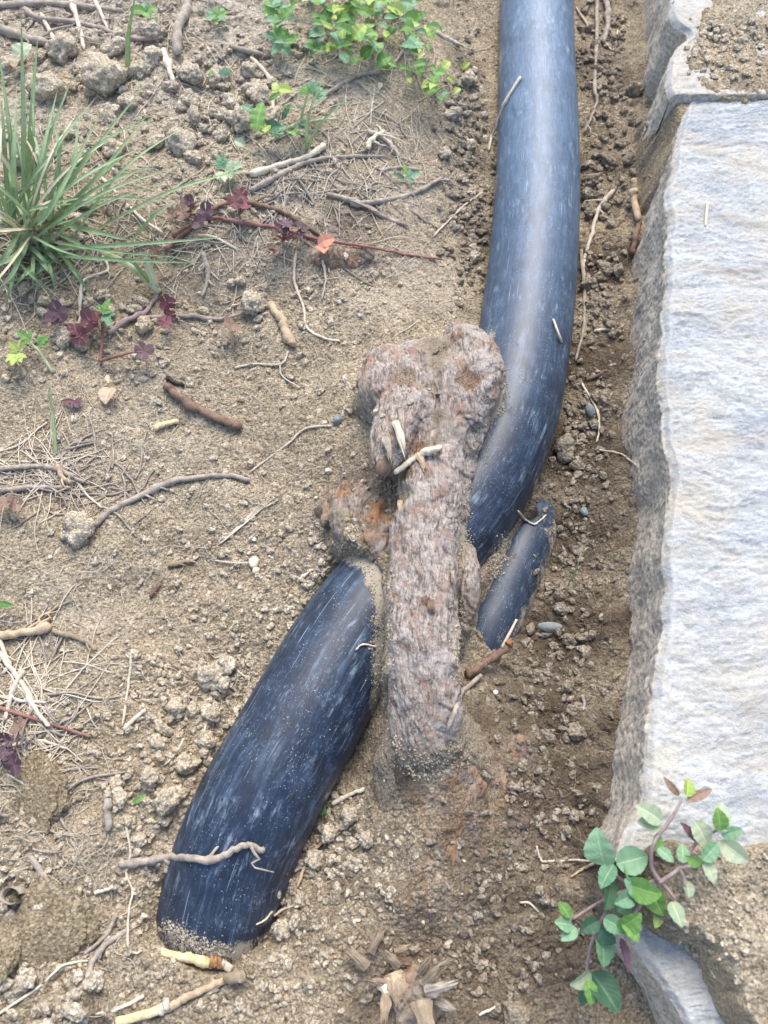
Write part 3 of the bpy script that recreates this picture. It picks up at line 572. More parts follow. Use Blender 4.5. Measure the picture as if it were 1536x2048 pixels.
def old_root(name, label, paths, seed, dirt0, disp=.0016, m=None):
    me, co, d = blob(paths, .0008, disp, seed, name)
    X, Y, Z = co.T; di = dirt0 + .35 * fbm(X, Y, 60, 2, seed + 30)
    me.attributes.new('dirt', 'FLOAT', 'POINT').data.foreach_set('value', di.astype(np.float32)); add_bvh(me, co)
    return tag(obj(name, me, m or m_oldroot), label, 'root')
old_root('rotten_root', 'crumbling orange-brown root mass left of the shaft above the lower pipe',
         [[(722, 975, .015, 34), (738, 1020, .021, 40), (750, 1075, .024, 34), (765, 1120, .024, 22)], [(688, 985, .013, 34), (690, 1040, .0175, 34), (700, 1078, .0185, 22)], [(650, 1010, .012, 22), (665, 1050, .0125, 24)]], 61, .26)
old_root('buried_root', 'half buried rotting root spreading in the soil below the big root',
         [[(925, 1480, .006, 40), (930, 1560, .005, 44), (905, 1640, .006, 38), (885, 1720, .007, 34), (840, 1790, .005, 34)], [(960, 1510, .002, 30), (985, 1590, .001, 36), (975, 1690, -.001, 34)], [(790, 1480, .008, 30), (785, 1620, -.001, 34)], [(1045, 1480, -.002, 24), (1018, 1560, -.002, 28), (1040, 1620, -.004, 24)]], 71, .40)
old_root('weathered_root', 'short weathered root stub under the runner stems in the upper bank',
         [[(610, 515, .012, 18), (655, 520, .013, 26), (700, 520, .011, 26), (735, 505, .010, 20)], [(660, 525, .012, 18), (640, 545, .007, 12)]], 81, .22, .0012)

# ================================================================ sticks, twigs, rootlets
def lay(pts, lift, n=26, jit=.0):
    q = []
    for p in pts:
        h = hit(p[0], p[1], lift + (p[2] if len(p) > 2 else 0)); q.append(tuple(h))
    S = spline(q, n)
    if jit:
        t = np.arange(n) * .45; s = random.random() * 50
        for k in range(3): S[:, k] += jit * perlin(t, t * 0 + s + k * 9, 5) * (.5 if k == 2 else 1)
    return S
def stick(name, label, cat, pts, r, m='grey', r2=None, group=None, jit=None, flat=1., parts=(), seg=None, bump=None):
    x, y = pts[len(pts) // 2][:2]; s = mpp(x, y, .015); r = r * (.74 if r > 6 else .88); ra = r * s; rb = (r2 if r2 is not None else r * .7) * s
    n = max(14, 7 * len(pts)); S = lay(pts, (ra * random.uniform(.35, .9) if name == 'twig' else ra * .9) + .0003, n, ra * .35 if jit is None else jit)
    kk = random.Random(int(x * 7 + y)); prof = np.ones(n)
    for q_ in range(2 + n // 12):
        c0 = kk.randrange(1, n - 1); prof = prof + kk.uniform(.12, .38) * np.exp(-((np.arange(n) - c0) / 1.1) ** 2)
        S[c0:] += np.array([kk.uniform(-1, 1), kk.uniform(-1, 1), 0]) * ra * .35
    prof[0] *= .75; prof[-1] *= .45
    seg = seg or (12 if ra > .0008 else 7); V, F, _ = tube(S, prof * np.linspace(ra, rb * .85, n) * (1 + .05 * perlin(np.arange(n) * .6, np.arange(n) * 0 + x, 3)), seg, True, .12 if bump is None else bump, int(x), flat)
    if name in ('twig', 'root_stick', 'hanging_root', 'bleached_stem') and len(pts) > 2:
        pcs = [(V, F)]
        for q_ in range(kk.randint(1, 3)):
            c0 = kk.randrange(3, n - 2); dv = S[min(c0 + 1, n - 1)] - S[c0]; a_ = math.atan2(dv[1], dv[0]) + kk.choice([-1, 1]) * kk.uniform(.5, 1.1); Lb = ra * kk.uniform(3, 12)
            B = np.array([S[c0] + np.array([math.cos(a_ + .3 * i * kk.uniform(-.4, .4)) * Lb * i / 6, math.sin(a_) * Lb * i / 6, ra * .25 * math.sin(i)]) for i in range(7)])
            v2, f2, _ = tube(B, np.linspace(ra * .5, ra * .16, 7), 7, True, .15, q_); pcs.append((v2, f2))
        V, F = join(pcs)
    base = Vector(S[0])
    if not parts:
        me = mesh(name, V - np.array(base), F); return tag(obj(name, me, MS[m], loc=base), label, cat, group)
    t = empty(name, base, label, cat, group); obj('bark' if cat != 'straw' else 'stalk', mesh(name, V - np.array(base), F), MS[m], t)
    for pn, pp, pr, pm in parts:
        S2 = lay(pp, pr * s * .8 + ra * .4 + .0006, 12, pr * s * .2); V, F, _ = tube(S2, np.linspace(pr * s, pr * s * .75, 12), 10, True, .25, int(pr * 10))
        obj(pn, mesh(pn, V - np.array(base), F), MS[pm], t)
    return t
ST = [
 ('twig','long grey twig lying across the top-left corner','twig',[(-30,12),(100,8),(200,18),(247,26)],8,'grey',5),
 ('twig','stout brown-grey twig end poking in at the left edge above the grass tuft','twig',[(-30,45),(45,72),(98,84)],10,'grey',8),
 ('twig','grey twig running parallel below the long top-left twig','twig',[(48,16),(80,35),(150,43),(210,60),(260,75),(325,74)],6.5,'grey',4.5),
 ('branch_stub','thick pale upright stub of branch at the top between weeds and twigs','branch',[(371,-20),(368,20),(355,50),(345,108)],13,'grey',9),
 ('dry_straw','cream straw stalk slanting down from the top edge left of the pale branch stub','straw',[(138,-10),(155,40),(168,100)],5,'straw',4),
 ('dry_straw','short cream straw under the top edge beside the slanting stalk','straw',[(190,0),(204,30),(216,58)],4.5,'straw',3),
 ('dry_straw','flat straw leaning from the grey twig towards the clods at top left','straw',[(82,28),(108,78),(131,118)],5,'straw',3),
 ('dry_straw','broad bleached splinter lying on clods below the pale branch stub','straw',[(327,100),(336,132),(347,166)],8,'straw',5),
 ('twig','knotty grey twig right of the pale branch stub','twig',[(425,84),(470,95),(532,112)],6,'grey',4),
 ('rootlet','pale bent stem running down beside the lobed green leaves','stem',[(503,116),(530,145),(547,172),(545,210),(553,262)],5,'pale',3.5),
 ('dry_stick','cream yellow stick rising to the right above the purple clover','stick',[(500,348),(575,325),(615,313),(650,287)],7.5,'straw',6),
 ('twig','grey-brown twig lying just below the cream yellow stick','twig',[(500,382),(560,350),(600,331),(650,320),(700,316),(772,315)],5.5,'grey',3.5),
 ('twig','thin twig arching from the upper weeds down to the bank','twig',[(655,186),(715,152),(770,140),(800,110),(834,52)],4,'grey',2.5),
 ('twig','soil-coloured twig slanting down right on the bank below the arching twig','twig',[(655,388),(715,405),(765,432),(812,452)],6,'grey',4),
 ('twig','forked grey twig reaching towards the trench near the pipe','twig',[(700,408),(768,400),(830,385),(888,354)],6,'grey',4),
 ('twig','short grey twig above the forked one on the bank','twig',[(760,342),(800,336),(838,340)],5,'grey',4),
 ('wood_chip','short cut tan stalk end lying in the soil beside the grass tuft','stick',[(206,279),(226,285),(248,296)],10,'tan',9),
 ('runner_stem','long reddish runner stem trailing right through the purple clover','stem',[(330,500),(385,452),(425,436),(475,445),(560,457),(640,480),(730,495),(800,508),(884,520)],4.5,'red',2.5),
 ('twig','brown twig crossing beneath the purple clover','twig',[(345,472),(385,448),(425,418),(470,400)],6,'brown',4),
 ('twig','grey twig parallel to the runner stem left of the weathered stub','twig',[(450,395),(520,410),(580,430),(640,470)],5.5,'brown',4),
 ('dry_straw','thin straw lying diagonally under the long grass blade','straw',[(204,355),(280,435),(326,466)],3.5,'straw',2.5),
 ('dry_straw','broken straw lying against the pipe near the top','straw',[(1042,154),(1013,200),(998,235),(983,272),(975,300)],4.2,'straw',2.5),
 ('hanging_root','long grey root hanging down the trench right of the pipe top','root',[(1195,-20),(1193,90),(1190,175),(1195,200),(1183,235),(1167,266)],5,'grey',2.5),
 ('hanging_root','thicker grey root beside the long one right of the pipe top','root',[(1208,-20),(1219,40),(1212,86)],8,'grey',6),
 ('rootlet','fine pale rootlet looping near the hanging grey roots','root',[(1152,14),(1178,55),(1200,70),(1225,100),(1235,60)],2.6,'pale',2),
 ('hanging_root','pale branching root in the trench beside the pipe bend','root',[(1229,381),(1203,405),(1188,435),(1180,475),(1168,515),(1162,545)],6,'pale',3.5),
 ('hanging_root','grey root trailing down the trench from the pale branching one','root',[(1162,500),(1170,577),(1170,652),(1153,722)],4.5,'grey',3),
 ('broken_stick','upright tan broken stick with dark foot near the slab','stick',[(1268,358,.006),(1270,395,.004),(1281,440,.002)],8.5,'tan',8),
 ('dark_twig','dark twig under the upright tan broken stick','twig',[(1281,440),(1272,470),(1262,506)],7.5,'brown',6),
 ('twig','short tan twig among crumbs left of the pipe at the top','twig',[(872,64),(895,78),(921,91)],5.5,'pale',4),
 ('twig','small grey root stub at the bank edge left of the pipe','twig',[(890,205),(920,210),(956,216)],5,'grey',3),
 ('rootlet','curling pale rootlet on the bank beside the pipe','root',[(965,385),(935,405),(913,425),(890,448),(866,472)],2.8,'pale',2),
 ('dry_straw','white splinter on the bank below the arching twig','straw',[(768,270),(798,313)],3.2,'straw',2.5),
 ('dry_straw','tiny straw lying on the pale slab','straw',[(1414,404),(1413,430),(1412,452)],3,'straw',2.5),
 ('short_stick','smooth brown stick with a blackened tip lying on the smooth bank','stick',[(332,768),(360,794),(415,827),(450,841),(484,852)],10.5,'brown',11),
 ('peeled_stick','peeled pale brown bark strip standing in the bank','stick',[(537,607),(560,637),(574,665),(582,686)],10,'tan',11),
 ('twig','long soil-coated twig lying across the smooth bank','twig',[(188,1052),(220,1022),(280,992),(340,967),(425,955),(465,957),(498,968)],9,'grey',5.5),
 ('husk','pale yellow split husk on the smooth bank','husk',[(308,858),(330,850),(358,842)],8,'yellow',6),
 ('rootlet','white rootlet trailing from the round pebble','root',[(664,851),(610,857),(575,887),(535,917),(497,945)],2.6,'pale',2),
 ('rootlet','pale rootlet hanging down the bank from the weathered stub','root',[(592,505),(590,562),(607,612),(615,655),(650,676),(682,682)],3.4,'pale',2.5),
 ('rootlet','thin white rootlet right of the hanging bank rootlet','root',[(645,520),(650,560),(643,600)],2.6,'pale',2),
 ('twig','grey root hanging down below the purple clover','root',[(405,505),(416,552),(404,596)],6,'grey',4),
 ('runner_stem','purple-grey stem climbing between maroon leaves on the bank','stem',[(216,668),(250,642),(285,627),(308,600),(322,570)],6,'purple',4),
 ('twig','grey twig lying right of the climbing purple stem','twig',[(295,634),(375,632),(440,637),(490,623)],5,'grey',3.5),
 ('rootlet','pale root with side hairs in the middle of the bank','root',[(470,735),(510,728),(560,728),(575,700)],3,'pale',2),
 ('bleached_stem','bleached white stem running to the left edge above the twig pile','stem',[(-20,937),(75,932),(120,940),(150,955),(170,962)],6,'grey',4),
 ('bleached_stem','bleached stem crossing the twig pile at the left edge','stem',[(-20,985),(60,977),(140,978)],7,'grey',5),
 ('bleached_stem','thin bleached stem curling under the twig pile','stem',[(110,938),(150,960),(175,990),(205,1015)],3.5,'pale',2.5),
 ('bleached_stem','short tan stem slanting through the twig pile','stem',[(115,930),(130,955),(150,965)],6,'tan',5),
 ('rootlet','long white rootlet curving along the left bank','root',[(-10,905),(40,890),(75,860),(95,845)],2.5,'pale',2),
 ('dry_straw','long straw standing against the smooth bank left of the pipe','straw',[(265,1298),(256,1374),(245,1450)],3.6,'straw',3),
 ('twig','tan stick end poking out at the left edge','stick',[(-10,1272),(30,1268),(103,1256)],11,'tan',10),
 ('twig','soil-crusted root joining the tan stick end','root',[(105,1260),(150,1274),(175,1284),(192,1300)],7,'dirt',5),
 ('bleached_stem','pale stem sweeping down from the left edge to the red runner','stem',[(-10,1296),(28,1345),(52,1380),(80,1425),(102,1450)],7,'pale',5),
 ('bleached_stem','pale stem crossing the sweeping one at the left edge','stem',[(45,1340),(22,1390),(10,1440)],6,'pale',4),
 ('bleached_stem','pale stem pointing right across the left edge pile','stem',[(-10,1392),(40,1400),(92,1402)],4,'pale',3),
 ('bleached_stem','curly pale stem at the left edge above the sweeping ones','stem',[(-8,1252),(8,1300),(20,1330),(5,1350)],5,'pale',4),
 ('runner_stem','red runner stem creeping in from the left edge','stem',[(-10,1412),(60,1434),(140,1459),(182,1472)],4.5,'red',3),
 ('bleached_stem','grey stem lying below the red runner','stem',[(20,1492),(85,1482),(132,1495)],4,'pale',3),
 ('rootlet','white curved rootlet beside the lower pipe','root',[(474,1342),(497,1362),(492,1399),(482,1436)],3.2,'pale',2.5),
 ('rootlet','short white rootlet standing among clods left of the lower pipe','root',[(416,1438),(409,1462),(400,1486)],3.2,'pale',2.5),
 ('rootlet','bent white rootlet between clods below the short one','root',[(368,1476),(352,1506),(328,1532)],3.2,'pale',2.5),
 ('rootlet','little yellow curl on the right flank of the lower pipe','root',[(752,1294),(738,1290),(722,1289),(712,1300)],2.4,'straw',1.8),
 ('dry_straw','straw stem resting on the pipe bend and dropping into the trench','straw',[(1106,638),(1122,680),(1138,722),(1168,772),(1196,822),(1200,860),(1193,885)],2.8,'straw',2.2),
 ('dry_straw','tiny pale straw across the trench beside the pipe bend','straw',[(1188,662),(1208,659),(1229,657)],3.5,'straw',3),
 ('dry_stick','cream split stick lying on the woody root','stick',[(790,945),(828,917),(855,903),(885,893)],6,'straw',6.5),
 ('rootlet','thin rootlet beside the slab in the trench','root',[(1190,899),(1238,907),(1258,920),(1276,934)],2.4,'pale',2),
 ('rootlet','thin straight rootlet leaning on the foot of the slab','root',[(1289,680),(1270,697),(1248,718)],2.4,'pale',2),
 ('rootlet','white rootlet bridging the two pipes','root',[(1036,1022),(1050,1038),(1068,1048),(1080,1042),(1094,1030)],2.8,'pale',2),
 ('rootlet','thin dark blade of grass in the trench right of the buried pipe','grass',[(1170,1104),(1158,1124),(1148,1150),(1137,1170)],2.6,'olive',1.5),
 ('root_stick','twig lying over the clods and across the lower pipe','twig',[(238,1728),(280,1726),(340,1716),(380,1718),(430,1721),(465,1703),(495,1693),(528,1709)],11,'grey',6.5),
 ('twig','grey root slanting beside the ochre stone at bottom left','root',[(256,1862),(215,1886),(187,1921),(168,1975)],9,'grey',6),
 ('twig','thin split twig parallel to the grey root by the ochre stone','twig',[(233,1830),(210,1871),(167,1909)],5,'grey',3.5),
 ('dry_straw','pale flat splinter lying at the bottom left','straw',[(288,1992),(240,2016),(190,2029)],5,'straw',3),
 ('rootlet','long wavy white rootlet hanging over the clods left of the pipe end','root',[(252,1646),(262,1706),(254,1746),(266,1781),(259,1821),(257,1886),(270,1905),(285,1900)],3.2,'pale',2.4),
 ('twig','grey root end leaning above the ochre stone','root',[(58,1708),(85,1751),(103,1775),(122,1803)],8.5,'grey',5),
 ('rootlet','long thin straw arching across the bottom left corner','straw',[(-10,2032),(75,1976),(120,1936),(150,1926),(178,1922)],3.4,'straw',2.6),
 ('branch_stub','short frayed stub standing in the clods','stick',[(214,1588),(216,1620),(214,1658)],11,'grey',8),
 ('dry_straw','short pale splinter above the grey root by the ochre stone','straw',[(188,1786),(206,1781),(226,1775)],4.5,'straw',3.5),
 ('rootlet','orange-tan rootlet among pebbles right of the lower pipe','root',[(696,1642),(668,1668),(645,1686),(622,1712),(608,1740),(594,1778)],4.5,'tan',3.5),
 ('husk','flat brown-edged husk above the pebbles right of the lower pipe','husk',[(664,1608),(695,1592),(726,1578)],7,'straw',4),
 ('dry_straw','small cream straw right of the pipe end','straw',[(548,1832),(565,1820),(589,1813)],3,'straw',2.5),
 ('rootlet','pale rootlet reaching left from the leafy plant','root',[(1073,1691),(1080,1715),(1092,1723),(1140,1719),(1188,1721)],3,'pale',2.4),
 ('rootlet','tan rootlet below the one reaching left from the leafy plant','root',[(1190,1726),(1165,1740),(1140,1756)],3.6,'tan',2.4),
 ('rootlet','curved rootlet in the dark soil left of the leafy plant','root',[(1040,1805),(1058,1806),(1070,1816),(1079,1826)],2.8,'pale',2),
 ('dry_straw','single pale straw at the bottom edge right of the stump','straw',[(958,2030),(975,2022),(992,2012)],3.2,'straw',2.6),
 ('dry_straw','pale splinter lying on the crumbly slope above the stump','straw',[(545,1822),(530,1840),(512,1850)],2.5,'straw',2),
 ('twig','small brown scrap of bark on the smooth bank','bark',[(300,1190),(312,1176),(324,1166)],6,'brown',3),
 ('twig','grey scrap of bark on the smooth bank under the twig','bark',[(335,1130),(360,1126),(392,1118)],7,'dirt',4),
 ('husk','dry folded leaf flake near the foot of the long straw','husk',[(248,1460),(268,1440),(291,1419)],7,'straw',4),
 ('dry_straw','short straw beside the cream bulb','straw',[(598,1160),(612,1148),(625,1138)],4,'straw',3),
 ('bleached_stem','pale dry stem arching over the bank near the weeds','stem',[(735,262),(755,270),(775,285),(795,305)],4,'pale',3),
 ('bleached_stem','cream dry sheath above the short bank twig','stem',[(735,298),(745,275),(768,262)],7,'straw',4),
 ('dry_straw','thin straw lying flat left of the hanging bank rootlet','straw',[(395,470),(430,475),(475,500)],3,'straw',2.5),
 ('rootlet','fine rootlet hanging on the bank right of the smooth brown stick','root',[(560,730),(565,752),(600,775)],2.2,'pale',1.8),
 ('bleached_stem','dry stem crossing above the leafy maroon clover','stem',[(205,512),(215,540),(165,565),(160,640),(140,655)],3.5,'straw',2.5),
 ('twig','thin brown twig in the trench above the dark clod','twig',[(1215,740),(1195,752),(1172,762)],4,'brown',3),
 ('twig','slender twig on the right trench floor beside the brown shards','twig',[(1165,1390),(1170,1405),(1168,1420)],4,'grey',3),
]
for r in ST: stick(r[0], r[1], r[2], r[3], r[4], r[5], r[6])
# sticks with parts of another look
stick('broken_twig', 'broken brown twig with an orange cut end sticking out beside the root', 'twig', [(930,1348,.0),(950,1338,.002),(968,1324,.004),(998,1304,.007),(1017,1287,.010)], 12, 'brown', 9, parts=[('cut_end', [(1016,1288,.010),(1020,1284,.0105),(1024,1280,.011)], 8.2, 'orange'), ('rootlet', [(962,1350,.002),(940,1372),(923,1384),(914,1412),(905,1435),(895,1460)], 5.5, 'grey'), ('splinter', [(1004,1296,.009),(1018,1268,.010),(1033,1239,.010)], 3.4, 'straw')])
stick('yellow_cane', 'yellow broken cane lying at the buried end of the lower pipe', 'cane', [(323,1905),(350,1911),(390,1918),(425,1922)], 11, 'yellow', 10, parts=[('joint', [(420,1921),(430,1923),(442,1928)], 12, 'orange'), ('frayed_end', [(440,1927),(450,1931),(462,1938)], 10, 'pale')])
stick('yellow_cane', 'longer tan cane with yellow tip running to the bottom edge', 'cane', [(452,1957),(400,1981),(365,1997),(330,2016)], 9, 'tan', 9, parts=[('joint', [(488,1950),(472,1955),(448,1958)], 14, 'dirt'), ('pale_section', [(333,2013),(285,2030),(232,2044)], 10, 'yellow'), ('node', [(338,2008),(328,2014),(320,2024)], 12, 'pale')])
for pn, lab, P, rr, mm in (('blackened_scrap', 'black charred scrap at the tip of the smooth brown stick', [(335,755),(350,765),(372,770)], 6, 'dark'),
                       ('knot', 'stubby side knot hanging from the twig on the lower pipe', [(340,1716),(336,1730),(331,1750)], 9, 'grey')):
    stick(pn, lab, 'wood scrap', P, rr, mm, rr * .6)
# bundle of fine fibres on the bank
b = hit(435, 1088); t = empty('fibre_bundle', b, 'fanned bundle of straight white root fibres on the smooth bank', 'root fibres')
for k in range(7):
    S = lay([(436 + k, 1090 - k * .6), (490 + k * 2, 1048 - k * 3.5), (556 - abs(k - 3) * 9 + (k - 3) * 3, 1000 - (k - 3) * 5.5)], .0004, 16, .0002); V, F, _ = tube(S, np.linspace(.0004, .00022, 16), 5)
    obj('fibre', mesh('fibre', V - np.array(b), F), MS['pale'], t)

# ================================================================ clods and pebbles
PP = pipe_path[::12]
def ico(sub, seed, amp=.22, sq=.8, ang=0.0):
    import bmesh
    bm = bmesh.new(); bmesh.ops.create_icosphere(bm, subdivisions=sub, radius=1)
    for v in bm.verts:
        p = v.co * 1.0; o = Vector((seed * 3.1, seed * 1.7, seed * .9))
        d = 1 + amp * mn.noise(p * 1.1 + o) * 1.6 + amp * .7 * mn.noise(p * 2.6 + o) + amp * .45 * mn.noise(p * 6 + o) + (amp * .3 * mn.noise(p * 14 + o) if sub > 2 else 0)
        if ang: 
            c = mn.cell_vector(p * 1.0 + o); 
        v.co = Vector((p.x * d, p.y * d * .88, p.z * d * sq))
    V = np.array([v.co[:] for v in bm.verts]); F = np.array([[v.index for v in f.verts] for f in bm.faces]); bm.free(); return V, F
CL = [mesh('clod', *ico(4, i, .30, .78)) for i in range(10)]; CLD = [m.copy() for m in CL]
for m_ in CL: m_.materials.append(m_clod)
for m_ in CLD: m_.materials.append(m_clod_dark)
def clod(px, py, r, label, group=None, damp=False, name='soil_clod', cat='clod', me=None, sink=.35, asp=(1, 1, 1), rot=None):
    p = hit(px, py)
    while line_d(np.array([p.x]), np.array([p.y]), PP)[0][0] < RP * 1.05 and p.z > -.012 and abs(p.z - gz(p.x, p.y)) > .0015:
        px += 9 if px > 560 or py < 1000 else -9; p = hit(px, py)
    s = r * mpp(px, py, p.z)
    o = bpy.data.objects.new(name, me or random.choice(CLD if damp else CL)); C.objects.link(o)
    z = min(p.z, drop(p.x, p.y) + s) if True else p.z
    o.location = (p.x, p.y, p.z + s * asp[2] * (.75 - sink)); o.scale = (s * asp[0], s * asp[1], s * asp[2])
    o.rotation_euler = (random.uniform(-.3, .3), random.uniform(-.3, .3), random.uniform(0, 6.3) if rot is None else rot)
    return tag(o, label, cat, group)
SPEC = [(425,1352,26,'lumpy grey clod nearest the lower pipe on its left side',0),(455,1333,21,'rounded grey clod touching the lumpy one beside the lower pipe',0),(352,1415,19,'pale clod at the top of the heap left of the lower pipe',0),
 (370,1402,13,'small clod between the pale clods left of the lower pipe',0),(385,1425,13,'round clod right of the pale one in the heap left of the lower pipe',0),(425,1425,20,'tall clod beside the standing white rootlet',0),(414,1480,18,'round clod right below the standing white rootlet',0),
 (160,1065,34,'broad flat clod under the lower end of the long soil-coated twig',0),(130,680,22,'grey clod below the maroon clover leaves',0),(290,655,18,'flat clod under the climbing purple stem',0),(510,612,26,'flaky clod in the bank left of the peeled bark strip',0),
 (95,190,36,'big pale clod inside the grass tuft',0),(215,170,42,'big crumbly clod right of the grass tuft',0),(375,150,16,'egg-shaped clod below the branch stub',0),(440,165,24,'tall dome-shaped clod left of the pale bent stem',0),(500,148,18,'round clod near the lower end of the knotty twig',0),
 (465,215,22,'round clod above the lobed green leaves',0),(365,295,30,'flattened pale clod in the middle of the upper bank',0),(130,110,30,'earth clod under the top-left twigs',0),(280,150,20,'clod left of the bleached splinter',0),(350,262,20,'grey stone-like clod above the flattened pale one',0),(55,325,26,'clod buried in the foot of the grass',0),
 (1128,902,24,'large dark clod on the trench floor right of the pipe',1),(1150,1466,19,'dark clod on the lower trench floor',1),(1118,1190,12,'small brown clod above the buried pipe side of the trench',1),(1120,1219,14,'squarish clod above the flat pebble',1),(1138,1281,14,'dark round clod right below the flat pebble',1),
 (1052,1345,11,'round crumb under the broken twig end',1),(1040,330,0,'',0),(1282,95,0,'',0),(1270,185,17,'brown clod leaning at the weathered stone side',1),(1258,325,14,'clod on trench right edge level with the slab top corner',1),(935,165,18,'pale clod in the gap left of the pipe top',0),(905,235,16,'clod lower in the gap left of the pipe top',0),
 (943,388,10,'small pale clod beside the curling bank rootlet',0),(300,1555,20,'clod in the heap beside the frayed stub',0),(335,1600,26,'large clod right of the frayed stub',0),(375,1530,22,'clod above the large one right of the frayed stub',0),(280,1680,16,'clod above the twig on the lower pipe',0),(330,1640,14,'clod just above where the twig meets the pipe',0),
 (700,1628,18,'upper pebble-like clod right of the lower pipe beside the orange rootlet',0),(733,1678,17,'rightmost pale clod beside the orange-tan rootlet',0),(702,1688,14,'clod left of the rightmost pale one',0),(660,1665,18,'clod under the orange-tan rootlet',0),(628,1720,20,'lowest big clod beside the orange-tan rootlet',0),
 (565,1860,20,'soft clod right of the buried pipe end',0),(600,1800,14,'dark clod above the soft one right of the pipe end',0),(1088,1798,11,'small dark clod left of the plant in the dark soil',1),(1078,1782,10,'crumb touching the small dark clod left of the plant',1),(1030,2030,28,'half buried clod at the bottom edge',1),(1045,1972,10,'small clod above the half buried one at the bottom edge',1),(676,842,11,'',2)]
for x, y, r, l, d in SPEC:
    if not l: continue
    clod(x, y, r, l, 'lumps of dry earth' if not d else 'lumps of dark earth', d == 1)
# pebbles
peb = mesh('pebble', *ico(4, 31, .09, .62)); peb.materials.append(m_slate)
clod(1102, 1256, 29, 'flat oval blue-grey pebble in the trench right of the broken twig', None, name='pebble', cat='pebble', me=peb, asp=(1, .42, .45), rot=-.08)
peb2 = mesh('pebble', *ico(3, 33, .12, .7)); peb2.materials.append(m_clod_dark)
clod(1087, 1270, 17, 'brown pebble tucked under the flat oval one', None, name='pebble', cat='pebble', me=peb2, asp=(1, .5, .7), rot=0)
clod(1060, 1259, 15, 'brown disc-shaped pebble left of the flat oval one', None, name='pebble', cat='pebble', me=peb2, asp=(.6, 1, .7), rot=-.3)
peb3 = mesh('pebble', *ico(3, 35, .14, .8)); peb3.materials.append(m_slate)
clod(676, 842, 11, 'small round grey pebble at the end of the white rootlet', None, name='pebble', cat='pebble', me=peb3)
clod(1180, 822, 14, 'grey rounded pebble under the straw stem in the trench', None, name='pebble', cat='pebble', me=peb3, asp=(1.1, .8, .7))
clod(1167, 1024, 10, 'small smooth pebble standing above the buried pipe', None, name='pebble', cat='pebble', me=peb3, asp=(.8, 1.2, .7), rot=.2)
rk = mesh('stone', *ico(5, 42, .30, .5)); rk.materials.append(m_tanrock)
clod(100, 1862, 92, 'ochre flat stone beside the grey roots at the bottom left', None, name='ochre_stone', cat='stone', me=rk, asp=(.85, .8, .30), rot=.5, sink=.8)
rk2 = mesh('stone', *ico(5, 45, .26, .5)); rk2.materials.append(m_tanrock)
clod(62, 1600, 78, 'large soil-coated ochre lump at the left edge below the red runner', None, name='ochre_stone', cat='stone', me=rk2, asp=(.9, 1.05, .35), rot=.2, sink=.85)
clod(10, 1900, 50, 'pale ochre stone cut by the left edge beside the flat one', None, name='ochre_stone', cat='stone', me=rk2, asp=(.6, 1.3, .5), rot=.1, sink=.4)
# repeats: many lumps that nothing tells apart, per heap
ZONES = [('heap left of the lower pipe', 'small grey clod in the heap left of the lower pipe', [(330,1380),(480,1340),(440,1500),(330,1680),(240,1700),(230,1560)], 30, 8, 19, 0),
 ('corner heap', 'rounded brown clod in the bottom left corner heap', [(0,1930),(200,1950),(210,2060),(-20,2060)], 18, 13, 25, 0),
 ('upper bank clods', 'crumbly clod on the upper bank among twigs and weeds', [(130,60),(640,60),(560,200),(520,300),(300,340),(150,300)], 80, 7, 26, 0),
 ('clods round the grass', 'pale clod lying round the foot of the grass tuft', [(0,90),(180,60),(200,400),(120,560),(0,600)], 26, 8, 24, 0),
 ('bank lip clods', 'small clod under the maroon clover on the bank lip', [(40,600),(520,560),(540,640),(300,700),(40,720)], 20, 7, 17, 0),
 ('trench clods', 'small dark clod on the trench floor right of the pipe', [(1170,60),(1280,60),(1270,300),(1250,600),(1230,900),(1150,1000),(1160,700),(1170,400)], 26, 8, 17, 1),
 ('lower trench clods', 'small dark clod on the trench floor below the flat pebble', [(1060,1300),(1200,1200),(1190,1500),(1130,1700),(1080,1500)], 14, 8, 15, 1),
 ('gap clods', 'small clod in the gap left of the upper pipe', [(885,120),(985,60),(985,480),(930,600),(890,450)], 16, 8, 15, 0),
 ('right heap', 'small grey clod between the lower pipe and the stump', [(600,1650),(740,1600),(760,1720),(620,1860),(560,1860)], 12, 7, 16, 0)]
def inpoly(x, y, P):
    c = False; n = len(P)
    for i in range(n):
        (ax, ay), (bx, by) = P[i], P[(i + 1) % n]
        if (ay > y) != (by > y) and x < (bx - ax) * (y - ay) / (by - ay) + ax: c = not c
    return c
for g, l, P, n, r0, r1, d in ZONES:
    k = 0
    while k < n:
        x = random.uniform(min(p[0] for p in P), max(p[0] for p in P)); y = random.uniform(min(p[1] for p in P), max(p[1] for p in P))
        if inpoly(x, y, P):
            clod(x, y, r0 + (r1 - r0) * random.random() ** 2, l, g, d, sink=.3, asp=(1, random.uniform(.7, 1), random.uniform(.7, 1))); k += 1

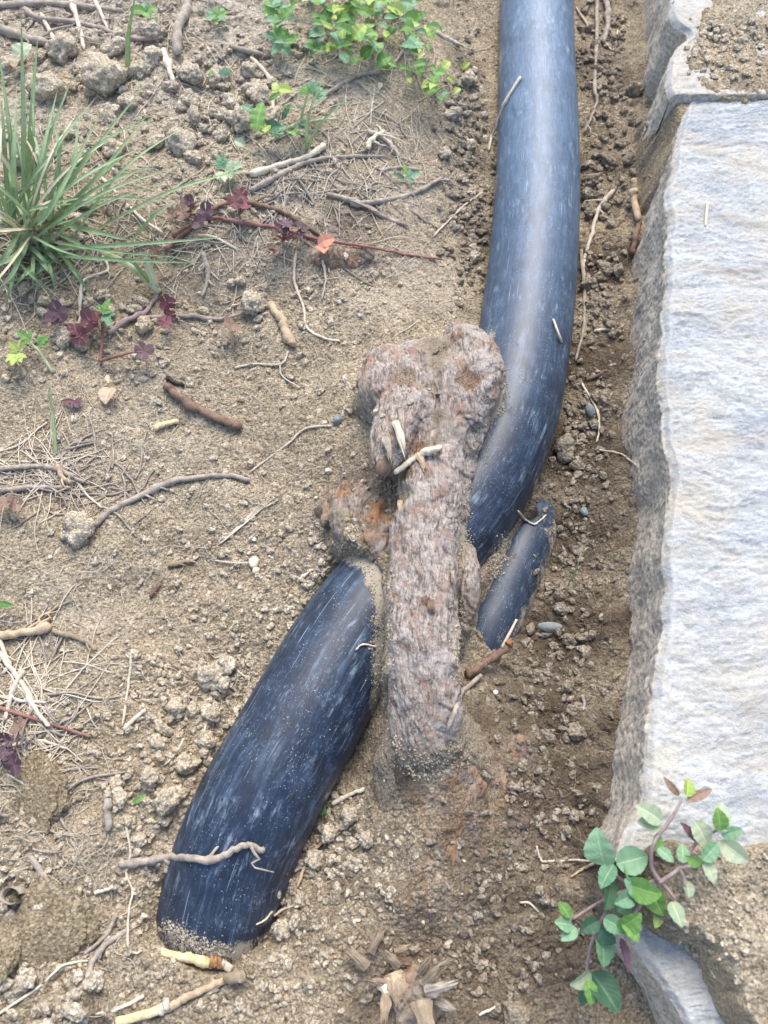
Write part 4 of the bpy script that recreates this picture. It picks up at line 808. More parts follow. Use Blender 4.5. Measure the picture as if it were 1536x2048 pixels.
# ---------------------------------------------------------------- stuff: crumbs, fine roots, straw litter
PP = pipe_path[::12]
def crumbs(name, n, zones, r0, r1, m, seed, pw=2.5):
    rg = np.random.default_rng(seed); bases = [ico(2, 60 + i, .42, .8) for i in range(5)]; small = [ico(1, 80 + i, .42, .8) for i in range(5)]
    VV, FF, o = [], [], 0
    for k in range(n):
        P = zones[rg.integers(len(zones))]; x = rg.normal(P[0], P[2] * .6); y = rg.normal(P[1], P[3] * .6)
        h = cast(CAM, ray(x, y).normalized())
        if h is None: continue
        r = (r0 + (r1 - r0) * rg.random() ** pw) * mpp(x, y, h[0].z)
        if h[0].z > -.02 and (r > .0006 or name != 'sandy_rim_crumbs'):
            if line_d(np.array([h[0].x]), np.array([h[0].y]), PP)[0][0] < RP * .93 and abs(gz(h[0].x, h[0].y) - h[0].z) > .002: continue
            if abs(gz(h[0].x, h[0].y) - h[0].z) > .004 and rg.random() < .85: continue
        h = (h[0] + Vector((0, 0, 0)), 0)
        b = (bases if r > .0011 else small)[rg.integers(5)]
        a = rg.uniform(0, 6.28); t = rg.uniform(-.6, .6); ca, sa, ct, st = math.cos(a), math.sin(a), math.cos(t), math.sin(t)
        Rm = np.array([[ca, -sa, 0], [sa, ca, 0], [0, 0, 1]]) @ np.array([[1, 0, 0], [0, ct, -st], [0, st, ct]])
        V = (b[0] * np.array([1, rg.uniform(.6, 1), rg.uniform(.6, 1)]) * r) @ Rm.T + np.array(h[0]) + np.array([0, 0, r * .3]); VV.append(V); FF.append(b[1] + o); o += len(V)
    me = mesh(name, np.vstack(VV), np.vstack(FF), False); return tag(obj(name, me, m), kind='stuff')
dryz = [(x, y, r, r) for x, y, r, a in COARSE if x < 1000 and y > -50 and not (880 < x < 1000)] + [(350, 1450, 120, 160), (520, 1150, 150, 120), (300, 700, 250, 120), (640, 1200, 50, 120), (480, 1400, 60, 120), (300, 1750, 60, 150), (560, 1800, 80, 150), (760, 900, 160, 200), (250, 1100, 250, 250), (650, 1400, 0, 0), (1450, 90, 110, 60), (1450, 1850, 110, 110), (730, 1780, 120, 150), (450, 300, 300, 200), (600, 620, 250, 120)]
dryz = [z for z in dryz if z[2] > 0]
crumbs('dry_soil_crumbs', 7500, dryz, 1.6, 9, m_clod, 5, 2.8)
crumbs('dark_soil_crumbs', 4200, [(1200, 100, 70, 120), (1210, 350, 60, 120), (1200, 600, 50, 120), (1170, 850, 60, 120), (1150, 1100, 70, 120), (1110, 1350, 90, 120), (1080, 1550, 110, 120), (1000, 1750, 170, 140), (930, 1950, 170, 100), (930, 250, 40, 150), (940, 450, 40, 100)], 1.5, 10, m_clod_dark, 6, 3.6)
# sandy rim crumbs where soil meets pipe and root
rimz = []
for P, m_ in (([(975, 668), (1003, 735), (1000, 800), (966, 862), (946, 905), (933, 980), (928, 1040), (940, 1085)], 1), ([(752, 1390), (752, 1300), (752, 1190), (732, 1128), (690, 1096)], 1), ([(330, 1850), (380, 1880), (440, 1905)], 1), ([(340, 1855), (390, 1885), (460, 1900)], 1), ([(1010, 1080), (985, 1150)], 1), ([(775, 1150), (775, 1300), (780, 1450)], 1), ([(915, 1200), (915, 1350)], 1), ([(785, 1480), (850, 1520), (920, 1490)], 1), ([(790, 1510), (850, 1550), (930, 1520)], 1)):
    S = spline(P, 14); rimz += [(x, y, 12, 14) for x, y in S]
crumbs('sandy_rim_crumbs', 3600, rimz, 1.0, 3.4, m_clod, 8, 2.5)

def litter(name, n, zones, L0, L1, w0, w1, mats, seed, curl, seg=4):
    rg = np.random.default_rng(seed); parts = []
    for k in range(n):
        P = zones[rg.integers(len(zones))]; x = rg.normal(P[0], P[2] * .6); y = rg.normal(P[1], P[3] * .6)
        h = cast(CAM, ray(x, y).normalized())
        if h is None: continue
        p = h[0]; a = rg.uniform(0, 6.28) if len(P) < 5 else P[4] + rg.normal(0, .5); L = rg.uniform(L0, L1); m_ = 9; pts = []
        x, y = p.x, p.y; st = L / m_; hh = rg.uniform(.0001, .0012)
        for i in range(m_):
            pts.append((x, y, 0)); a += rg.normal(0, curl); x += st * math.cos(a); y += st * math.sin(a)
        pts = np.array(pts); zz = resample(GX, GY, ZZ, pts[:, 0], pts[:, 1])
        if abs(zz[0] - p.z) > .003: continue
        pts[:, 2] = np.convolve(np.pad(zz, 1, mode='edge'), [.25, .5, .25], 'valid') + hh * np.sin(np.linspace(0, 3.1, m_)) + w0
        w_ = rg.uniform(w0, w1); V, F, _ = tube(spline(pts, 13), np.linspace(w_, w_ * .6, 13), seg, False); parts.append((V, F))
    V, F = join(parts); me = mesh(name, V, np.array(F)); return tag(obj(name, me, mats), kind='stuff')
bankz = [(300, 950, 260, 250), (550, 750, 200, 180), (300, 1250, 250, 200), (600, 620, 250, 100), (150, 750, 150, 150), (850, 330, 90, 150), (800, 450, 100, 100), (100, 1450, 120, 200), (150, 1750, 150, 200), (420, 1400, 80, 150)]
litter('fine_bank_rootlets', 640, bankz + [(790, 380, 90, 140), (780, 520, 80, 90)], .008, .032, .00010, .00022, MS['pale'], 15, .42)
litter('fine_trench_rootlets', 300, [(1230, 1050, 40, 200), (1240, 800, 40, 200), (1220, 1250, 50, 150), (1200, 300, 60, 250), (1180, 1450, 60, 150), (1250, 550, 35, 150), (1130, 1700, 70, 100)], .008, .026, .00007, .00016, MS['dirt'], 16, .45)
litter('dead_straw_litter', 900, [(250, 60, 260, 90), (120, 300, 200, 160), (480, 260, 200, 130), (600, 350, 180, 120), (400, 480, 200, 90), (60, 480, 120, 120), (80, 950, 90, 60), (60, 1400, 80, 120), (760, 250, 100, 180), (700, 80, 180, 80)], .010, .040, .00018, .00045, MS['straw'], 17, .10)
litter('dry_stem_litter', 300, [(250, 60, 260, 90), (500, 420, 260, 80), (120, 500, 150, 120), (650, 380, 150, 120), (60, 1500, 80, 150), (150, 950, 120, 60)], .010, .034, .0003, .0008, MS['grey'], 18, .2)

# ================================================================ leaves and plants
def leaf_ovate(seed=0, w=.62, teeth=0, depth=.0, fold=.18, arch=.25, nl=22, nw=9, tip=1.0):
    V, uv = [], []
    for i in range(nl):
        t = i / (nl - 1); hw = w / 2 * (math.sin(math.pi * min(1, (t ** .78) * .97 + .015)) ** .75)
        if teeth: hw *= 1 - depth * abs(((t * teeth) % 1) - .0) * (1 if t > .15 else 0)
        for j in range(nw):
            s = -1 + 2 * j / (nw - 1); x = t; y = hw * s
            z = arch * (.25 - (t - .5) ** 2) + fold * abs(s) * hw * 1.2 + .02 * math.sin(t * 23 + seed) * abs(s)
            V.append((x, y, z)); uv.append((j / (nw - 1), t))
    return np.array(V), grid_faces(nl, nw), np.array(uv)
def leaf_lobed(seed=0, n=5, spread=1.9, teeth=3):
    parts, uvs = [], []
    for k in range(n):
        a = -spread / 2 * 1.15 + spread * 1.15 * k / (n - 1); L = 1 - .35 * abs(k - (n - 1) / 2) / ((n - 1) / 2)
        V, F, uv = leaf_ovate(seed + k, .55, teeth, .42, .15, .15, 16, 7); V = V * L; ca, sa = math.cos(a), math.sin(a)
        V = np.column_stack([V[:, 0] * ca - V[:, 1] * sa, V[:, 0] * sa + V[:, 1] * ca, V[:, 2] + .004 * k]); parts.append((V, F.tolist())); uvs.append(uv)
    V, F = join(parts); return V, np.array(F), np.vstack(uvs)
def leaf_clover(seed=0, fold=.35):
    parts, uvs = [], []
    for k in range(3):
        nl, nw = 14, 11; V, uv = [], []
        for i in range(nl):
            t = i / (nl - 1)
            for j in range(nw):
                s = -1 + 2 * j / (nw - 1); ang = s * .92; R = .54 * (1.0 + .14 * math.sin(abs(s) * 2.6)) * (1 - .16 * (1 - abs(s)) ** 3)
                x = t * R * 1.15 * math.cos(ang); y = t * R * 1.2 * math.sin(ang) * (1 + .1 * t)
                V.append((x, y, fold * abs(y) + .12 * t * t * (-1 if k == 1 else .6) + .02)); uv.append((j / (nw - 1), t))
        V = np.array(V); a = k * 2.09 + .2 * seed; ca, sa = math.cos(a), math.sin(a)
        V = np.column_stack([V[:, 0] * ca - V[:, 1] * sa, V[:, 0] * sa + V[:, 1] * ca, V[:, 2]]); parts.append((V, grid_faces(nl, nw).tolist())); uvs.append(np.array(uv))
    V, F = join(parts); return V, np.array(F), np.vstack(uvs)
_lc = {}
def leaf_mesh(kind, mat):
    v = random.randrange(3); key = (kind, mat, v)
    if key not in _lc:
        if kind == 'ovate': g = leaf_ovate(v, .66 + .05 * v, 7, .10, .2 + .1 * v, .3)
        elif kind == 'round': g = leaf_ovate(v, .86, 6, .08, .25, .3 + .1 * v)
        elif kind == 'narrow': g = leaf_ovate(v, .36, 5, .12, .2, .3)
        elif kind == 'smooth': g = leaf_ovate(v, .6, 0, 0, .25, .35)
        elif kind == 'toothed': g = leaf_ovate(v, .62, 5, .38, .2, .25)
        elif kind == 'lobed': g = leaf_lobed(v)
        elif kind == 'trilobed': g = leaf_lobed(v, 3, 1.7, 3)
        else: g = leaf_clover(v)
        _lc[key] = mesh('leaf', g[0], g[1], True, g[2]); _lc[key].materials.append(ML[mat])
    return _lc[key]
def put_leaf(parent, kind, mat, px, py, L, ang, lift=.004, pitch=.15, roll=0., name='leaf', label=None, ztop=None):
    """base of the leaf at the pixel, pointing ang degrees in the picture (0 right, 90 up), length L px"""
    p = hit(px, py, lift) if ztop is None else at(px, py, ztop); s = L * mpp(px, py, p.z); a = R_(ang)
    d = Vector((math.cos(a), math.sin(a) / math.cos(TH * .8), pitch)).normalized(); up = Vector((0, -.25, 1)); y = up.cross(d).normalized(); z = d.cross(y)
    Rm = Matrix((d, y, z)).transposed() @ Matrix.Rotation(roll + random.uniform(-.15, .15), 3, 'X')
    o = bpy.data.objects.new(name, leaf_mesh(kind, mat)); C.objects.link(o); o.parent = parent
    o.matrix_local = Matrix.Translation(p - parent.location) @ Rm.to_4x4() @ Matrix.Scale(s, 4)
    if label: o['label'] = label
    return o
def put_stem(parent, pts, r, m, name='stem', r2=None, lift=.002):
    s = mpp(pts[0][0], pts[0][1], .02); q = []
    for p in pts:
        q.append(tuple(at(p[0], p[1], p[3])) if len(p) > 3 else tuple(hit(p[0], p[1], (p[2] if len(p) > 2 else lift))))
    V, F, _ = tube(spline(q, 8 * len(q)), np.linspace(r * s, (r2 or r * .7) * s, 8 * len(q)), 8, True, .12, int(pts[0][0]))
    return obj(name, mesh(name, V - np.array(parent.location), F), MS[m], parent)

# grass tuft
gb = hit(70, 470); tuft = empty('grass_tuft', gb, 'dense tuft of fresh green grass at the left edge', 'grass')
def blade(parent, pts, wpx, mat='grass', name='blade', label=None, nw=3):
    q = [tuple(hit(p[0], p[1], p[2])) for p in pts]; n = 24; S = spline(q, n); s = mpp(pts[0][0], pts[0][1], .03) * wpx / 2
    T = np.gradient(S, axis=0); T /= np.linalg.norm(T, axis=1)[:, None]; sd_ = np.cross(T, np.array([.15, -.45, 1.0])); sd_ /= np.linalg.norm(sd_, axis=1)[:, None]; nn = np.cross(sd_, T)
    V, uv = [], []
    for i in range(n):
        t = i / (n - 1); w_ = s * (min(1, t * 5 + .55)) * (1 - t ** 2.6) + .00004
        for j in range(5):
            u = -1 + j / 2; V.append(S[i] + sd_[i] * u * w_ + nn[i] * abs(u) * w_ * .45); uv.append((j / 4, t))
    o = obj(name, mesh(name, np.array(V) - np.array(parent.location), grid_faces(n, 5), True, uv), ML[mat], parent)
    if label: o['label'] = label
    return o
BL = [([(50,420,0),(48,250,.035),(42,20,.07)],13),([(55,430,0),(62,260,.03),(76,66,.055)],13),([(30,430,0),(22,280,.03),(-5,85,.05)],12),([(20,440,0),(10,300,.03),(3,200,.04)],12),
      ([(90,440,0),(165,330,.025),(292,168,.035)],11),([(95,450,0),(190,360,.022),(296,228,.03)],12),([(100,455,0),(180,370,.02),(262,300,.024)],11),([(70,500,.002),(250,490,.014),(458,474,.008)],11),
      ([(130,450,.002),(200,466,.014),(272,484,.004)],12),([(268,476,.002),(310,430,.012),(354,402,.012)],8),([(60,440,0),(80,330,.03),(115,180,.04)],12),([(85,440,0),(110,370,.025),(130,240,.035)],10),
      ([(40,460,0),(20,500,.012),(-20,545,.008)],13),([(50,470,0),(30,540,.01),(-5,580,.006)],12),([(60,480,0),(20,520,.012),(-20,530,.01)],12),([(30,470,0),(5,430,.02),(-20,330,.03)],12),
      ([(80,460,0),(190,400,.018),(345,402,.014)],9),([(75,450,0),(140,340,.025),(160,230,.035)],10),([(65,455,0),(100,420,.03),(205,220,.04)],13),([(100,470,0),(88,530,.008),(60,560,.004)],10),([(45,430,0),(28,340,.03),(35,200,.045)],14),
      ([(256,140,0),(258,70,.02),(272,-15,.04)],12),([(110,465,0),(160,490,.01),(190,520,.004)],9),([(70,440,0),(92,300,.03),(150,140,.045)],9),([(90,470,0),(92,490,.01),(90,500,.008)],16)]
for k, (p, wd) in enumerate(BL): blade(tuft, p, wd * .85)
rg = random.Random(4)
for k in range(46):
    bx, by = rg.gauss(62, 38), rg.gauss(455, 28); a = R_(rg.gauss(84, 58)); L = rg.uniform(90, 340); ca, sa = math.cos(a), math.sin(a)
    dead = k % 4 == 0
    blade(tuft, [(bx, by, 0), (bx + L * .5 * ca, by - L * .55 * sa, .012 + L * 7e-5), (bx + L * ca * 1.1, by - L * sa * .9, .006 + L * 8e-5 * max(0, sa))], rg.uniform(4.5, 8), 'deadgrass' if dead else 'grass', label='dry yellow blade' if dead else None)
for k in range(14):
    bx, by = rg.gauss(50, 30), rg.gauss(500, 18); a = R_(rg.uniform(185, 330)); L = rg.uniform(50, 120)
    blade(tuft, [(bx, by, 0), (bx + L * .5 * math.cos(a), by - L * .5 * math.sin(a), .010), (bx + L * math.cos(a), by - L * math.sin(a), .002)], rg.uniform(6, 10), 'grass')
# lone blades and onion-like shoot
t = empty('grass_shoot', hit(610, 300), 'thin green grass shoot standing by the lobed leaves', 'grass')
for p in ([(612,300,0),(618,230,.02),(655,135,.03)], [(615,300,0),(640,250,.018),(700,190,.026)]): blade(t, p, 6)
t = empty('grass_shoot', hit(110, 912), 'single dark green blade standing on the smooth bank', 'grass'); blade(t, [(113,912,0),(106,832,.006),(96,760,.012)], 7)
t = empty('bulb_shoot', hit(318, 582), 'pale yellow-white onion-like shoot growing beside the purple stem', 'shoot')
put_stem(t, [(318,583,.001),(290,556,.005),(240,520,.010),(200,503,.008)], 9, 'greenstem', 'stalk', 5)
blade(t, [(312,575,.003),(300,540,.010),(290,500,.014)], 16, 'pale'); blade(t, [(308,572,.003),(275,535,.012),(255,505,.014)], 9, 'grass')
put_leaf(t, 'round', 'bronze', 306, 566, 26, 60, .004)

# leafy plant on the slab (bottom right)
pl = empty('leafy_plant', hit(1320, 1765), 'blue-green hairy leafy plant with purple stems growing at the corner of the slab', 'plant')
def z8(x, y): return 768 + x / 2, 1536 + y / 2
ZP = .062
for S in ([(1100,460,.058),(1180,400,.060),(1250,300,.062),(1330,250,.064)],[(1100,450,.058),(1070,390,.060),(1080,300,.064),(1150,200,.066),(1190,130,.068)],[(1090,440,.057),(1130,480,.056),(1165,525,.056)],
          [(1095,450,.056),(1000,480,.054),(920,510,.050),(840,550,.044),(755,605,.040)],[(1100,450,.056),(1040,530,.054),(1000,590,.052),(965,680,.048)],[(930,510,.050),(880,590,.042),(830,700,.034),(810,815,.028)],
          [(1000,480,.054),(940,440,.052),(885,390,.050)],[(1180,400,.060),(1200,440,.060),(1205,470,.060)],[(1180,400,.060),(1240,390,.062),(1290,370,.064)],[(1090,460,.052),(1080,500,.046),(1100,540,.040)]):
    put_stem(pl, [(*z8(x, y), 0, z) for x, y, z in S], 3.9, 'purple', r2=2.6)
LV = [('round','mint',885,388,150,104,.053),('round','mint',930,385,140,12,.056),('ovate','mint',918,385,105,-128,.054),('round','dark',900,440,115,-112,.050),('round','mint',1065,500,110,155,.056),('round','green',985,470,110,-15,.057),('ovate','mint',1000,505,85,-160,.055),
      ('ovate','green',1050,460,120,-65,.054),('round','mint',750,630,75,170,.044),('ovate','green',745,600,75,125,.046),('ovate','mint',770,640,85,-150,.043),('ovate','dark',860,610,90,-155,.047),('round','dark',860,640,90,-40,.047),('ovate','mint',880,600,95,-30,.050),
      ('round','green',935,640,105,30,.054),('ovate','green',950,610,100,-50,.055),('ovate','mint',1000,600,80,-100,.053),('round','mint',865,665,118,-92,.043),('ovate','pale',825,815,90,205,.036),('ovate','green',815,845,95,-85,.038),('ovate','dark',830,820,150,-58,.033),('ovate','dark',805,870,80,-110,.030),
      ('narrow','purple',945,680,130,-82,.046),('ovate','pale',1150,535,90,-80,.056),('ovate','green',1085,330,75,70,.062),('ovate','mint',1095,320,70,-45,.064),('ovate','pale',1110,215,120,150,.066),('ovate','pale',1110,215,100,180,.064),('narrow','bronze',1180,110,80,130,.070),('ovate','lime',1210,115,75,72,.070),('narrow','bronze',1210,130,105,20,.069),
      ('ovate','pale',1240,210,120,-60,.066),('ovate','mint',1350,270,90,15,.066),('ovate','pale',1340,260,120,70,.067),('ovate','pale',1350,290,120,-40,.064),('ovate','green',1345,250,80,95,.069),('narrow','purple',1255,290,110,140,.062),('ovate','mint',1275,370,90,40,.066),('ovate','green',1270,380,80,160,.066),('ovate','pale',1280,375,80,-70,.064),('round','pale',1205,450,60,-90,.058),('ovate','mint',1195,380,70,80,.062),('ovate','green',990,460,80,100,.056),('ovate','mint',925,500,90,-60,.050),('ovate','lime',1100,560,70,-110,.050)]
for k, mt, x, y, L, a, z in LV: put_leaf(pl, k, mt, *z8(x, y), L / 2 * random.uniform(.92, 1.12), a, pitch=random.uniform(-.3, .45), roll=random.uniform(-.5, .5), ztop=z, label='purple withered leaf' if mt == 'purple' and k == 'narrow' and y > 600 else None)

# weeds on the upper bank
def weed(name, label, cat, base, leaves, stems=(), stemmat='greenstem', sr=3, group=None):
    t = empty(name, hit(*base), label, cat, group)
    for s in stems: put_stem(t, s, sr, stemmat)
    for k, mt, x, y, L, a, lf in leaves: put_leaf(t, k, mt, x, y, L, a, lf, random.uniform(0, .45))
    return t
def rosette(cx, cy, L, n, mts, kind, lift=.006, a0=0):
    out = []
    for k in range(n):
        a = a0 + 360 * k / n + random.uniform(-14, 14); out.append((kind, random.choice(mts), cx + 2 * math.cos(R_(a)), cy - 2 * math.sin(R_(a)), L * random.uniform(.75, 1.1), a, lift + random.uniform(0, .006)))
    return out + [(kind, mts[0], cx, cy, L * .5, a0 + 90 * j, lift + .006) for j in range(3)]
weed('rosette_weed', 'crinkly green rosette weed nearest the bare bank at the top', 'weed', (565, 90), rosette(568, 85, 40, 7, ['mint', 'green'], 'toothed', .007, 20))
weed('rosette_weed', 'tall crinkly green weed just above the rosette', 'weed', (560, 30), rosette(560, 40, 38, 6, ['green', 'mint'], 'toothed', .012, 40) + rosette(548, 14, 34, 5, ['mint', 'green'], 'toothed', .012))
weed('rosette_weed', 'small rosette weed at the top between the branch stub and the taller weeds', 'weed', (436, 30), rosette(436, 32, 26, 7, ['green', 'mint'], 'toothed', .005))
weed('clover_sprig', 'bright green three-lobed sprig near the top left twigs', 'weed', (292, 32), [('round', 'green', 292, 25, 30, 190, .006), ('round', 'green', 292, 26, 28, -60, .006), ('round', 'green', 292, 25, 24, 30, .006), ('round', 'mint', 290, 24, 22, 100, .006)])
weed('rosette_weed', 'small green weed right of the rosette weed', 'weed', (632, 98), rosette(630, 96, 26, 6, ['green', 'mint'], 'ovate', .005))
gr = 'leafy weeds along the top'; NW, LW = 7, 1.1
for i, (x, y, n, L, lab) in enumerate([(660, 30, 9, 34, 'bushy weed above the small green one at the top'), (700, 70, 9, 32, 'leafy weed in the middle of the top patch'), (745, 30, 9, 34, 'light green weed touching the top edge near the middle'), (745, 95, 7, 28, 'low weed at the front of the top patch'), (795, 20, 9, 34, 'light green weed at the upper right of the patch'), (815, 70, 8, 34, 'weed with rounded leaves facing the pipe'),
                                  (845, 130, 7, 28, 'weed on the lower right side of the patch by the arching twig'), (868, 172, 6, 30, 'lowest weed of the patch hanging towards the pipe'), (620, -20, 8, 34, 'weed half cut by the top edge'), (700, -15, 9, 36, 'dense weed cut by the top edge right of the half cut one')]):
    L2 = []
    for k in range(n + NW):
        L2 += [(random.choice(['ovate', 'round', 'smooth']), random.choice(['green', 'green', 'lime', 'mint']), x + random.gauss(0, 27), y + random.gauss(0, 22), L * LW * random.uniform(.5, 1.1), random.uniform(0, 360), random.uniform(.006, .022))]
    weed('leafy_weed', lab, 'weed', (x, y + 12), L2, [[(x, y + 14, 0), (x + random.uniform(-8, 8), y, .010), (x + random.uniform(-20, 20), y - 14, .018)], [(x, y + 14, 0), (x + random.uniform(-20, 20), y + 2, .012)]], 'greenstem', 3, gr)
weed('lobed_weed', 'deeply lobed bright green leaves beside the pale bent stem', 'weed', (600, 240), [('lobed', 'green', 612, 190, 34, 95, .014), ('lobed', 'mint', 628, 190, 30, 10, .012), ('lobed', 'mint', 622, 178, 22, 40, .014), ('toothed', 'green', 512, 262, 62, 78, .012), ('smooth', 'lime', 556, 178, 34, -20, .016), ('smooth', 'lime', 552, 186, 26, 95, .018), ('round', 'lime', 530, 248, 30, -80, .010), ('lobed', 'mint', 545, 262, 32, 10, .009), ('ovate', 'dark', 530, 262, 40, -10, .010), ('toothed', 'mint', 505, 222, 30, 150, .010), ('ovate', 'green', 585, 262, 34, -70, .006), ('lobed', 'dark', 600, 245, 34, -60, .006), ('toothed', 'green', 540, 200, 26, 20, .010), ('narrow', 'dark', 565, 240, 36, 60, .008), ('ovate', 'pale', 490, 292, 26, 150, .004), ('narrow', 'green', 590, 215, 30, -150, .008)],
     [[(600, 250, 0), (606, 220, .008), (614, 190, .014)], [(590, 250, 0), (555, 262, .006), (520, 262, .011)], [(598, 250, 0), (640, 240, .006), (672, 238, .004)]], 'greenstem', 3)
weed('lobed_weed', 'small blue-green three-lobed weed above the purple clover', 'weed', (448, 345), [('lobed', 'mint', 448, 335, 30, 120, .006), ('lobed', 'pale', 455, 340, 36, 5, .007), ('lobed', 'pale', 448, 345, 34, -80, .006)], [[(470, 360, 0), (460, 350, .004), (450, 340, .006)]], 'greenstem', 2.5)
weed('lobed_weed', 'yellow-green lobed leaf pair at the left edge of the smooth bank', 'weed', (40, 700), [('lobed', 'lime', 35, 708, 36, -90, .006), ('trilobed', 'lime', 35, 700, 28, 140, .007), ('trilobed', 'green', 60, 680, 34, 150, .008), ('trilobed', 'green', 78, 688, 28, 30, .007)], [[(105, 745, 0), (80, 705, .004), (60, 685, .007)], [(50, 695, .004), (38, 705, .006)]], 'pale' if 0 else 'greenstem', 3)
weed('lobed_weed', 'green lobed leaf rising behind the dark maroon clover', 'weed', (210, 640), [('trilobed', 'green', 205, 625, 32, 60, .010), ('trilobed', 'mint', 212, 630, 34, -60, .009)], [[(215, 660, 0), (208, 640, .006), (206, 626, .010)]])
weed('lobed_weed', 'small green leaf tuft half hidden below the short bank twig', 'weed', (815, 355), [('trilobed', 'mint', 815, 355, 28, 10, .004), ('toothed', 'dark', 808, 358, 24, 170, .004), ('toothed', 'green', 815, 350, 24, 110, .004)])
weed('lobed_weed', 'dark feathery leaf between the clods of the upper bank', 'weed', (450, 150), [('lobed', 'dark', 450, 152, 26, 95, .012), ('narrow', 'green', 418, 155, 18, 70, .008)])
weed('leaf_scrap', 'small green leaf beside the right flank of the lower pipe', 'leaf', (642, 1618), [('round', 'green', 640, 1630, 26, 75, .004)])
weed('leaf_scrap', 'narrow green leaf lying among clods left of the lower pipe', 'leaf', (282, 1598), [('narrow', 'green', 266, 1606, 34, 28, .003)])
weed('leaf_scrap', 'small green blade tip at the left edge beside the twig pile', 'leaf', (5, 1208), [('narrow', 'green', -10, 1206, 42, -8, .006)])
weed('leaf_scrap', 'orange-red leaf on the runner stem beside the weathered stub', 'leaf', (645, 485), [('round', 'red', 636, 490, 36, 20, .006), ('round', 'red', 645, 492, 30, -80, .005)])
weed('leaf_scrap', 'dry tan papery leaf lying on the smooth bank', 'leaf', (222, 795), [('round', 'tan', 222, 775, 42, -95, .003), ('narrow', 'tan', 215, 750, 26, -70, .004)])
weed('leaf_scrap', 'dark dried leaf crumpled on the bank near the single blade', 'leaf', (150, 805), [('lobed', 'purple', 150, 800, 28, -60, .002), ('narrow', 'maroon', 150, 803, 28, 180, .002)])
weed('leaf_scrap', 'pale papery leaf lying among the top-left twigs', 'leaf', (50, 100), [('round', 'pale', 35, 120, 46, 60, .008), ('smooth', 'tan', 28, 135, 36, 80, .006)])
# purple wood-sorrel
CLV = [('purple wood-sorrel sprig left of centre with several dark leaves', (375, 430), [(365, 425, 30), (382, 405, 26), (412, 425, 32), (398, 445, 28), (345, 430, 22), (372, 402, 20)], 'purple'),
       ('wood-sorrel sprig with upright maroon leaves above the runner stem', (478, 430), [(470, 405, 30), (482, 390, 26), (488, 412, 24)], 'maroon'),
       ('purple wood-sorrel sprig on the runner stem left of the orange leaf', (565, 480), [(562, 455, 28), (572, 448, 24), (605, 455, 28), (550, 470, 22), (600, 470, 20)], 'purple'),
       ('yellowish wood-sorrel leaflets under the runner sprig', (548, 500), [(538, 498, 24), (555, 502, 22)], 'bronze'),
       ('large dark wood-sorrel leaves above the left edge lobed pair', (120, 635), [(116, 625, 40), (100, 640, 30)], 'purple'),
       ('wood-sorrel with folded maroon leaves beneath the green lobed leaf', (185, 655), [(180, 640, 38), (195, 635, 32), (162, 672, 34), (150, 660, 26)], 'maroon'),
       ('maroon wood-sorrel leaf at the top of the climbing purple stem', (330, 615), [(333, 605, 30), (330, 645, 28), (340, 630, 20)], 'maroon'),
       ('single wood-sorrel leaf at the right end of the grey bank twig', (462, 650), [(462, 652, 34)], 'purple'),
       ('wood-sorrel leaf on a pink stalk below the climbing stem', (290, 700), [(288, 703, 34)], 'purple'),
       ('purple wood-sorrel leaves at the left edge under the twig pile', (20, 1005), [(10, 1005, 36), (32, 1008, 28)], 'purple'),
       ('dark round wood-sorrel leaves at the left edge below the red runner', (25, 1520), [(28, 1528, 40), (8, 1508, 28), (38, 1450, 28), (10, 1475, 26), (20, 1480, 22)], 'purple'),
       ('small bronze wood-sorrel leaf beside the bulb shoot', (312, 500), [(310, 500, 26)], 'bronze')]
for lab, b, L3, mt in CLV:
    t = empty('wood_sorrel', hit(*b), lab, 'wood sorrel', 'wood-sorrel sprigs on the bank')
    for x, y, L in L3:
        put_leaf(t, 'clover', mt if random.random() < .8 else 'bronze', x, y, L * .82, random.uniform(0, 360), .008, random.uniform(-.3, .5), random.uniform(-.6, .6))
        put_stem(t, [(b[0], b[1], .001), ((b[0] + x) / 2 + 3, (b[1] + y) / 2, .005), (x, y, .008)], 2.2, 'red')
t = empty('runner_stem', hit(200, 720), 'pink runner stalk arching from the climbing stem to a dark leaf', 'stem')
put_stem(t, [(200, 722, .002), (235, 712, .006), (262, 705, .008), (286, 704, .008)], 3.5, 'red')
put_stem(t, [(200, 722, .002), (205, 680, .004), (205, 640, .006)], 4, 'red')

# cream bulb with a tail, white scrap, curled bark
b = hit(510, 1130); t = empty('sprouting_bulb', b, 'small cream bulb with a thin root tail on the smooth bank', 'bulb')
V, F = ico(3, 91, .12, .8); s = 12 * mpp(510, 1130, .005); o = obj('bulb', mesh('bulb', V * s * np.array([.9, 1.15, .9]) + np.array([-.0004, .0008, s * .5]), F), m_cream, t)
V, F = ico(3, 92, .25, .7); obj('scale', mesh('scale', V * s * .65 + np.array([.0008, -s * 1.1, s * .4]), F), MS['pale'], t)
put_stem(t, [(503, 1125, .001), (470, 1126, .001), (430, 1121, .001)], 2, 'pale', 'root_tail')
V, F = ico(2, 95, .35, .6); p = hit(990, 1385); me = mesh('white_scrap', V * .0011, F); me.materials.append(m_white)
o = tag(obj('white_scrap', me, None, loc=p + Vector((0, 0, .0006))), 'tiny white scrap on the dark soil right of the root', 'scrap')
a = np.linspace(.3, 5.6, 26); p = hit(38, 1790); R1 = 20 * mpp(38, 1790, .006)
G = np.array([[(p.x + R1 * math.cos(t) * k, p.y + R1 * .8 * math.sin(t) * k, p.z + zz - .001) for t in a] for zz, k in ((0, 1), (.004, 1.05), (.009, .95), (.009, .88), (.004, .96), (0, .9))]).reshape(-1, 3)
